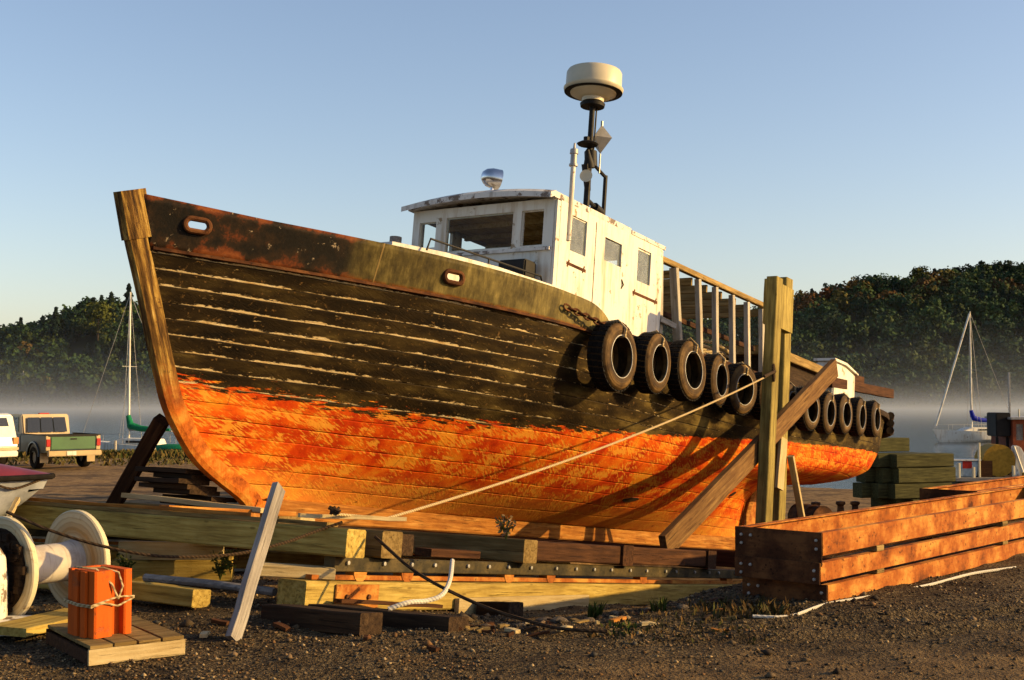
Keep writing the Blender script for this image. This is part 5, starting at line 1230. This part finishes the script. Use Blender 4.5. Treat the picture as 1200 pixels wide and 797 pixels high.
# ------------------------------------------------------------ sailboats
def sailboat(o_, head, Lh, mast_h, cover, label, nm='sailboat', boom_dir=1, covm=None):
    e = empty(nm, axes(o_, head), label, 'sailboat')
    n = 20; vs, fs = [], []
    for i in range(n+1):
        x = Lh*(i/n)-Lh*.5; f = i/n; hw = Lh*.16*math.sin(min(1, (1-f)*1.5+.02)*math.pi/2)*(.75+.25*min(1, f*3)); sh = .85+.35*f*f
        for (a_, z_) in ((0,-.25), (.55,-.15), (.93,.25), (1,sh)): vs.append((x+(.5*z_ if f > .9 else 0)*(f-.9)*10, hw*a_, z_))
        for (a_, z_) in ((1,sh), (.93,.25), (.55,-.15)): vs.append((x+(.5*z_ if f > .9 else 0)*(f-.9)*10, -hw*a_, z_))
    for i in range(n):
        for k in range(7): fs.append((i*7+k, (i+1)*7+k, (i+1)*7+(k+1) % 7, i*7+(k+1) % 7))
    fs += [tuple(range(6,-1,-1)), tuple(n*7+k for k in range(7))]
    b = MB(); b.add(vs, fs, True); b.build('hull', 'white', e)
    b = MB(); b.prism([(-Lh*.25,.85),(-Lh*.22,1.3),(Lh*.12,1.35),(Lh*.25,1.0)], -Lh*.085, Lh*.085); cb = b.build('cabin', 'white', e, bevel=.05)
    b = MB(); b.box((-Lh*.15,-Lh*.09,1.05),(Lh*.05,Lh*.09,1.2)); b.build('cabin_window', 'glass_dark', cb)
    mx = Lh*.08; b = MB(); b.tube([(mx,0,.9),(mx,0,mast_h)], [.09,.06], 10); ms_ = b.build('mast', 'white', e)
    b = MB(); b.bar((mx,-.9,mast_h*.55),(mx,.9,mast_h*.55), .04, .04); b.build('spreader', 'grey_metal', ms_)
    b = MB(); b.tube([(mx,0,1.9),(mx-Lh*.42,0,1.85)], .05, 8); b.build('boom', 'grey_metal', e)
    b = MB(); b.tube([(mx+.05,0,2.9),(mx-.15,0,2.2),(mx-Lh*.12,0,2.0),(mx-Lh*.25,0,1.95),(mx-Lh*.4,0,1.93)], [.16,.28,.22,.16,.10], 10); b.build('sail_cover', covm, e)
    b = MB()
    for q in ((Lh*.55,0,1.25),(-Lh*.5,0,1.0),(mx-.3,Lh*.15,1.0),(mx-.3,-Lh*.15,1.0)): b.tube([(mx,0,mast_h-.1), q], .017, 4)
    b.tube([(mx,0,mast_h*.55), (mx,Lh*.15,1.0)], .012, 4); b.build('rigging', 'grey_metal', e)
    b = MB(); xs_ = [-Lh*.45, -Lh*.25, 0, Lh*.25, Lh*.45]
    for y in (-1, 1):
        for x in xs_: b.tube([(x, y*Lh*.12, 1.0),(x, y*Lh*.12, 1.6)], .016, 4)
        b.tube([(x, y*Lh*.12, 1.6) for x in xs_], .012, 4)
    b.build('guard_rail', 'grey_metal', e)
    return e
o_ = aty(160, 531, 88); o_.z = WZ
sailboat(o_, (-.96, .28, 0), 8.0, 11.4, 'green', 'white sailboat with green sail cover moored between the pickup truck and the tug bow', covm=m_plain('green_canvas', (.01, .22, .09), .7))
o_ = aty(1146, 500, 118); o_.z = WZ
rs = sailboat(o_, (-.97, -.22, 0), 8.0, 12.0, 'blue', 'white sailboat with blue sail cover moored in the mist behind the work barge', covm=m_plain('blue_canvas', (.012, .03, .42), .7))
b = MB(); b.tube([(.7,0,11.8),(4.3,0,1.5)], .09, 8); b.build('furled_jib', 'white', rs)
# small tender with green cover left
p = aty(205, 524, 84); p.z = WZ
e = empty('tender', axes(p, (-.9,.3,0)), 'low white tender with a green cover, close against the tug bow', 'tender')
b = MB(); b.lathe([(0,-1.8),(.5,-1.4),(.8,-.4),(.8,.8),(.6,1.7),(0,1.9)], 14, Matrix.Rotation(R(90), 4, 'Y') @ Matrix.Diagonal((.6,1,1,1))); b.build('hull', 'white', e, T_((0,0,.3)))
b = MB(); b.lathe([(0,-1.6),(.45,-1.2),(.7,-.3),(.7,.7),(.5,1.5),(0,1.7)], 14, Matrix.Rotation(R(90), 4, 'Y') @ Matrix.Diagonal((.5,1,1,1))); b.build('cover', m_plain('green_tarp', (.01, .20, .08), .6), e, T_((0,0,.75)))
# floating jetty on the left behind the grass
e = empty('jetty', T_((-26, 80, WZ)), 'low pale jetty on the water beside the green covered sailboat', 'jetty')
b = MB(); b.box((-8, -1, .3), (9, 1, .55)); b.build('deck', 'wood_white', e)
b = MB()
for x in np.arange(-8, 9.1, 2.4): b.tube([(float(x), -1.05, -1), (float(x), -1.05, 1.5)], .09, 7)
b.build('post', 'wood_white', e)

# ------------------------------------------------------------ timber stack behind the stern
sk_d = Vector((.62, .78, 0)).normalized(); sb = aty(1003, 590, 34.0); sg = gz(sb.x, sb.y)
s_near = aty(1048, 588, 33.0)
def stack():
    base = Vector((s_near.x, s_near.y, gz(s_near.x, s_near.y)+.05)); n_ = Vector((-.90, .44, 0)).normalized()  # stack runs back-left from the lit end faces
    l_ = Vector((.93, .36, 0)).normalized()
    z = base.z
    H = [.38, .40, .40, .36]
    for k, h in enumerate(H):
        off = (-.0, -.1, .05, -.05)[k]
        for j in range(3):
            q = base + n_*(j*.42+ .02) + l_*(off+rnd.uniform(-.03,.03)); zz = z+h/2
            if k == 0: q += l_*.35 - n_*.1
            o = timber('timber_baulk', Vector((q.x, q.y, zz)), Vector((q.x, q.y, zz))+l_*(1.8+(.2 if k == 0 else 0)), .40, h-.02, 'wood_moss', seg=4)
            tag(o, 'square mossy green baulk in the big timber stack behind the tug stern', 'timber', 'mossy baulks stacked behind the stern')
        z += h
    for j in range(2):
        q = base + n_*(1.0+j*.42); o = timber('timber_baulk', Vector((q.x, q.y, z+.2)), Vector((q.x, q.y, z+.2))+l_*1.6, .40, .36, 'wood_moss', seg=4)
        tag(o, ('nearer', 'farther')[j]+' of the two mossy baulks lying on top of the timber stack behind the stern', 'timber', 'mossy baulks stacked behind the stern')
stack()

# ------------------------------------------------------------ work barge, right
bp0 = aty(1150, 556, 50); DK = 1.20
BT = T_((bp0.x, bp0.y, WZ))
bar = empty('work_barge', BT, 'dark flat work barge with a red brown cabin moored at the right', 'barge')
b = MB(); b.box((-1.6, -2, -.3), (14, 4, DK-.12)); b.build('hull', 'steel_dark', bar, bevel=.05)
b = MB(); b.box((-1.7, -2.1, DK-.115), (14, 4.1, DK)); b.build('deck', 'wood_grey', bar)
b = MB(); b.tube([(-1.7, -2.15, DK-.35), (14, -2.15, DK-.35)], .08, 6); b.build('rub_rail', m_plain('pale_green_rail', (.16, .26, .22), .6), bar)
WN = [(.12, .40, 1.36, 1.98), (.62, 1.15, 1.36, 1.98), (1.5, 2.1, 1.36, 1.98)]
cab = wall('cabin', (1.0, -.6, DK+.005), (1,0,0), (0,0,1), 4.0, 2.15, .06, WN, m_plain('red_brown_paint', (.30, .075, .03), .6), bar)
b = MB(); b.box((1.06, 1.6, DK+.005), (5.0, 1.7, DK+2.15)); b.box((1.0, -.54, DK+.005), (1.06, 1.6, DK+2.15)); b.build('cabin_side', m_plain('red_brown_side', (.22, .06, .03), .6), cab)
for h in WN: win(cab, (1.0, -.6, DK+.005), (1,0,0), (0,0,1), h, .05, mat='cream', glass='dusty_sheen')
b = MB(); b.box((.85, -.85, DK+2.155), (5.2, 1.9, DK+2.25)); b.build('cabin_roof', 'grey_metal', bar, bevel=.02)
for x, z in ((1.5, .3), (2.1, .5)):
    b = MB(); b.tube([(x,0,DK+2.25),(x,0,DK+2.25+z)], .03, 6); b.build('roof_antenna', 'cream', bar)
b = MB(); b.box((.42, -.5, DK+1.5), (.99, .5, DK+2.42)); b.box((.45,-.4,DK),(.55,-.3,DK+1.5)); b.box((.85,-.4,DK),(.95,-.3,DK+1.5)); b.build('winch_house', 'black_metal', bar, bevel=.03)
b = MB(); b.lathe([(0,-.5),(.57,-.5),(.61,-.46),(.61,.5),(0,.5)], 32, T_((.18, -.9, DK+.62)) @ Matrix.Rotation(R(90), 4, 'X')); o = b.build('storage_tank', m_plain('ochre_paint', (.46, .26, .03), .6), None, BT.copy()); tag(o, 'round ochre tank standing on the work barge deck', 'tank')
b = MB(); b.prism([(.72,DK),(1.4,DK),(1.25,DK+.7),(1.0,DK+1.15),(.8,DK+1.2)], -1.4, -.95); b.bar((.7,-1.46,DK+1.2),(1.1,-1.46,DK+.02), .05, .05, up=(0,1,0)); o = b.build('canvas_cover', 'white', None, BT.copy(), bevel=.04); tag(o, 'crumpled white canvas heap beside the ochre tank on the barge', 'canvas')
for x, z in ((-1.5, .55), (-.95, .4), (.55, .45), (1.7, .35)):
    b = MB(); b.tube([(x,-1.8,DK),(x,-1.8,DK+z)], .06, 7); b.build('bollard', 'cream', bar)
b = MB(); b.tube([(-.62,-1.5,DK),(-.62,-1.5,DK+1.3)], .05, 7); b.build('post', 'cream', bar)
o = timber('mooring_pole', Vector((bp0.x+5.8, bp0.y+12, WZ-.5)), Vector((bp0.x+5.8, bp0.y+12, WZ+5.4)), .08, .08, 'grey_metal', up=(0,1,0)); tag(o, 'slim grey mooring pole in the mist right of the blue covered sailboat', 'pole')
e = empty('skiff', T_((bp0.x-1.15, bp0.y-1.2, WZ+DK)), 'small white skiff with a red panel standing on the barge deck', 'skiff')
b = MB(); b.prism([(-.45,0),(.45,0),(.55,.62),(-.55,.62)], -.3, .3); b.build('hull', m_plain('pale_blue_white', (.45, .56, .62), .5), e, bevel=.04)
b = MB(); b.box((-.1,-.312,.33),(.25,-.302,.6)); b.build('red_panel', m_plain('red_paint', (.5,.03,.02), .5), e)
b = MB(); b.box((-.6,-.34,.625),(.6,.34,.67)); b.build('gunwale', 'white', e)
o = timber('deck_clutter', Vector((bp0.x+.9, bp0.y-1.9, WZ+DK+.12)), Vector((bp0.x+3.2, bp0.y-1.6, WZ+DK+.14)), .3, .16, 'wood_yellow'); tag(o, 'yellow timber lying on the barge in front of its cabin', 'timber')
b = MB(); b.box((-.62, -1.45, DK), (-.1, -1.0, DK+.62)); o = b.build('crate', 'wood_brown', None, BT.copy()); tag(o, 'dark brown crate in front of the ochre tank on the barge', 'crate')
# second low dock in front
e = empty('dock', T_((bp0.x, bp0.y-8, WZ)), 'low dark dock with pale edges in front of the work barge', 'dock')
b = MB(); b.box((-2.4, -1.2, .5), (12, 1.6, .75)); b.build('deck', 'wood_dark', e)
b = MB(); b.box((-2.4, -1.25, .76), (12, -1.1, .84)); b.box((-2.4, 1.5, .76), (12, 1.65, .84)); b.build('edge_rail', m_plain('faded_green_edge', (.12, .20, .17), .7), e)
# oil drum under the stern
p = aty(950, 605, 28.5); gg = gz(p.x, p.y)
b = MB(); b.lathe([(0,-.45),(.29,-.45),(.30,-.43),(.29,-.41),(.29,-.16),(.30,-.14),(.29,-.12),(.29,.12),(.30,.14),(.29,.16),(.29,.41),(.30,.43),(.29,.45),(0,.45)], 26, Matrix.Rotation(R(24), 4, 'Z') @ Matrix.Rotation(R(90), 4, 'X')); o = b.build('drum', 'rust_dark', None, T_((p.x, p.y, gg+.30))); tag(o, 'dark red oil drum lying on the ground below the stern', 'drum')
# small iron bits on the beach below the stern
for (px, py, lab) in ((956, 588, 'small rusty iron bollard on the beach nearest the orange prop'), (985, 590, 'small dark bollard between the prop and the mossy timber stack'), (1002, 592, 'tangled rusty shackle heap at the foot of the mossy timber stack')):
    p = aty(px, py, 33.5); g0 = gz(p.x, p.y); b = MB(); b.lathe([(0,0),(.14,0),(.10,.08),(.08,.25),(.13,.30),(.12,.36),(0,.38)], 10); o = b.build('bollard', 'rust_dark', None, T_((p.x, p.y, g0))); tag(o, lab, 'bollard')

# ------------------------------------------------------------ gravel, debris, weeds
def pebbles():
    rg = np.random.default_rng(2); n = 60000
    y = 6.8 + 9.0*rg.random(n)**1.35; x = rg.uniform(-.44, .44, n)*y*1.02; z = ground_z(x, y)
    keep = ~((x > 2.0) & (y > 12.5)); x, y, z = x[keep], y[keep], z[keep]
    dens = np.sin(x*2.1+1)*np.sin(y*1.9+x)+rg.normal(0, .6, len(x)); near = (y - .28*x < 8.6) & (x > -.2); k2 = (dens > -.5) & (~near | (rg.random(len(x)) < .22)); x, y, z = x[k2], y[k2], z[k2]
    n = len(x); r = .004 + .016*rg.random(n)**2.6; big = rg.random(n) < .012; r[big] *= rg.uniform(1.5, 3.2, big.sum()); edge = (y > 9.6) & (y < 11.6) & (x > -1.2) & (x < 3) & (rg.random(n) < .10); r[edge] *= 2.4
    base = np.array([(1,0,0),(0,1,0),(-1,0,0),(0,-1,0),(0,0,1),(0,0,-1)], float); F3 = np.array([(0,1,4),(1,2,4),(2,3,4),(3,0,4),(1,0,5),(2,1,5),(3,2,5),(0,3,5)])
    V = base[None]*rg.uniform(.6, 1.25, (n, 6, 1)); V[..., 2] *= .65; V += rg.normal(0, .12, V.shape)
    an = rg.uniform(0, 6.28, n); c, s = np.cos(an)[:, None], np.sin(an)[:, None]
    X_ = V[..., 0]*c-V[..., 1]*s; Y_ = V[..., 0]*s+V[..., 1]*c
    V = np.stack([X_, Y_, V[..., 2]], -1)*r[:, None, None] + np.stack([x, y, z+r*.25], -1)[:, None]
    f = (F3[None] + (np.arange(n)*6)[:, None, None]).reshape(-1, 3)
    me = np_mesh('gravel', V.reshape(-1, 3), f); at = me.color_attributes.new('tint', 'FLOAT_COLOR', 'POINT')
    pal_ = np.array([(.06,.042,.028),(.15,.105,.06),(.30,.20,.11),(.52,.38,.21),(.26,.14,.06),(.10,.09,.075)]); ci = rg.choice(6, n, p=[.25,.25,.2,.08,.12,.10])
    col = np.concatenate([pal_[ci]*rg.uniform(.45, .95, (n, 1)), np.ones((n, 1))], 1).repeat(6, 0); at.data.foreach_set('color', col.astype(np.float32).ravel())
    g = G('pebble'); me.materials.append(g.done(g.n('ShaderNodeAttribute', attribute_name='tint').outputs['Color'], .85))
    o = bpy.data.objects.new('gravel', me); COL.objects.link(o); tag(o, kind='stuff')
pebbles()
def weeds(name, spots, seed, cols, h0, kind='stuff', nblades=60):
    rg = np.random.default_rng(seed); V, C = [], []
    for (cx, cy, rad, hh, dens) in spots:
        for _ in range(int(nblades*dens)):
            a = rg.uniform(0, 6.28); rr = rad*math.sqrt(rg.random()); x = cx+rr*math.cos(a); y = cy+rr*math.sin(a); z = gz(x, y)-.01
            h = hh*rg.uniform(.4, 1.1); ln = rg.normal(0, .35, 2)*h; wv = rg.uniform(.004, .009)*(1+h*2); d = np.array([math.cos(a*3), math.sin(a*3), 0])*wv
            b0 = np.array([x, y, z]); m_ = b0+np.array([ln[0]*.4, ln[1]*.4, h*.6]); t_2 = b0+np.array([ln[0], ln[1], h])
            V += [b0-d, b0+d, m_+d*1.3, m_-d*1.3, m_-d*1.3, m_+d*1.3, t_2+d*.2, t_2-d*.2]; c = np.array(cols[rg.integers(len(cols))])*rg.uniform(.6, 1.3); C += [c]*8
    o = leaf_obj(name, np.array(V), np.array(C)); return tag(o, kind=kind)
P2 = lambda px, py: (atz(px, py, 0).x, atz(px, py, 0).y)
yel = [(.14,.09,.03), (.10,.075,.025), (.07,.07,.018), (.16,.09,.03)]; grn = [(.05,.08,.012), (.08,.11,.018), (.12,.12,.025)]
weeds('dry_grass', [(*P2(800, 722), .55, .05, 1.0), (*P2(870, 714), .45, .09, 1.6), (*P2(830, 735), .6, .04, 1.0), (*P2(745, 742), .35, .05, .6), (*P2(905, 722), .2, .10, .5)], 3, yel, .1, nblades=150)
weeds('low_weeds', [(*P2(697, 705), .05, .15, .35), (*P2(733, 733), .18, .06, .4), (*P2(772, 712), .06, .12, .2)], 4, grn, .1, nblades=120)
def plant(px, py, z_off, h, n, lab, cols, seed):
    p = atz(px, py, z_off); rg = np.random.default_rng(seed); e = empty('weed', T_(p), lab, 'weed')
    b = MB(); V, C = [], []
    for k in range(n):
        an = rg.uniform(0, 6.28); l = h*rg.uniform(.5, 1); tip = Vector((math.cos(an)*l*.4, math.sin(an)*l*.3, l)); b.tube([(0,0,0), tip*.5+Vector((0,0,.03)), tip], .004, 4)
        for j in range(9):
            c = tip*rg.uniform(.35, 1.0); c = np.array(c)+rg.normal(0, .015, 3); d = rg.normal(size=3); d /= np.linalg.norm(d); s_ = np.cross(d, rg.normal(size=3)); s_ /= np.linalg.norm(s_)
            L_, w2 = .045, .012; V += [c, c+d*L_*.5+s_*w2, c+d*L_, c+d*L_*.5-s_*w2]; C += [np.array(cols[rg.integers(len(cols))])]*4
    b.build('stem', m_plain('weed_stem', (.12,.14,.03), .8), e); leaf_obj('leaves', np.array(V), np.array(C), e)
plant(258, 680, .0, .30, 12, 'leafy green weed growing under the foremost cross beam', grn, 5)
plant(270, 672, .05, .25, 8, 'thin yellow green weed just right of the leafy one under the beam', yel[:3]+grn, 6)
plant(147, 672, .05, .2, 8, 'small dark weed in front of the sunlit yellow timber', grn, 7)
plant(593, 633, .42, .22, 14, 'dry pinkish weed growing against the red hull bottom', [(.30,.20,.10),(.38,.24,.16),(.2,.18,.06)], 8)
# grass bank along the left shore
def bank(name, x0, x1, y0, y1, n, seed, hh, cols):
    rg = np.random.default_rng(seed); x = rg.uniform(x0, x1, n); y = rg.uniform(y0, y1, n); z = ground_z(x, y)-.02
    h = hh*rg.uniform(.4, 1.2, n); an = rg.uniform(0, 6.28, n); w_ = .05; d = np.stack([np.cos(an)*w_, np.sin(an)*w_, 0*an], -1); b0 = np.stack([x, y, z], -1); t0 = b0+np.stack([rg.normal(0,.1,n), rg.normal(0,.1,n), h], -1)
    V = np.stack([b0-d, b0+d, t0+d*.5, t0-d*.5], 1).reshape(-1, 3); c = np.array(cols)[rg.integers(len(cols), size=n)]*rg.uniform(.6, 1.3, (n, 1))
    tag(leaf_obj(name, V, c.repeat(4, 0)), kind='stuff')
bank('bank_grass', -32, 2, 54, 59.5, 14000, 9, .30, [(.10,.10,.02), (.20,.14,.04), (.07,.09,.02), (.26,.17,.05)])
bank('bank_grass', -32, -8, 44, 54, 2500, 10, .14, [(.18,.13,.04), (.12,.11,.03)])
# chips, stones and offcuts
rg = random.Random(4)
spots = [(545,735),(575,728),(600,737),(508,762),(640,729),(662,737),(258,736),(700,726),(480,640),(330,742),(598,745),(240,748),(430,752),(760,730),(620,716),(555,716),(675,712),(720,715)]
for k, (px, py) in enumerate(spots):
    p = atz(px, py, 0); L_ = rg.uniform(.05, .13); an = rg.uniform(0, 3.1); d = Vector((math.cos(an), math.sin(an), rg.uniform(-.05,.15)))
    if k == 8: continue
    z = gz(p.x, p.y)+.02; c = Vector((p.x, p.y, z))
    o = timber('wood_chip', c-d*L_*.5, c+d*L_*.5, L_*.45, .025, rg.choice(['wood_tan','wood_brown','wood_pale']), seg=2, warp=.006)
    tag(o, 'small splintered wood chip lying on the gravel in front of the yellow girder', 'wood chip', 'wood chips scattered on the gravel')
rg3 = random.Random(21)
for k in range(34):
    px = rg3.uniform(470, 860); py = 702 + rg3.random()**1.5*40 - (px-470)*.006
    p = atz(px, py, 0); L_ = rg3.uniform(.04, .20); an = rg3.uniform(-.6, .9); d = Vector((math.cos(an), math.sin(an), rg3.uniform(-.05,.2))); c = Vector((p.x, p.y, gz(p.x, p.y)+.015))
    o = timber('wood_chip', c-d*L_*.5, c+d*L_*.5, rg3.uniform(.02, .05), rg3.uniform(.012,.03), rg3.choice(['wood_tan','wood_brown','wood_dark','wood_orange']), seg=2, warp=.006)
    tag(o, 'small splintered wood chip lying on the gravel in front of the yellow girder', 'wood chip', 'wood chips scattered on the gravel')
def rocks():
    rg = np.random.default_rng(12)
    for k, (px, py) in enumerate([(610,707),(640,712),(590,712),(720,704),(760,708),(690,716),(570,722),(800,712),(655,722),(535,728)]):
        p = atz(px, py, 0); bm = bmesh.new(); bmesh.ops.create_icosphere(bm, subdivisions=2, radius=1)
        for v in bm.verts: v.co = Vector((v.co.x*rg.uniform(.85,1.1), v.co.y*rg.uniform(.85,1.1), v.co.z*.6*rg.uniform(.85,1.1)))*rg.uniform(.9,1.1)
        me = bpy.data.meshes.new('stone'); bm.to_mesh(me); bm.free(); me.materials.append(ST); o = bpy.data.objects.new('stone', me); COL.objects.link(o)
        r = rg.uniform(.035, .075); o.matrix_world = T_((p.x, p.y, gz(p.x, p.y)+r*.25)) @ Matrix.Diagonal((r*1.3, r, r, 1)) @ Matrix.Rotation(float(rg.uniform(0,6)), 4, 'Z')
        tag(o, 'fist sized grey brown stone in the loose gravel beside the yellow girder', 'stone', 'stones along the slipway edge')
ST = m_plain('stone', (.17,.13,.09), .9, mot=.4, sc=3, bump=.6)
rocks()
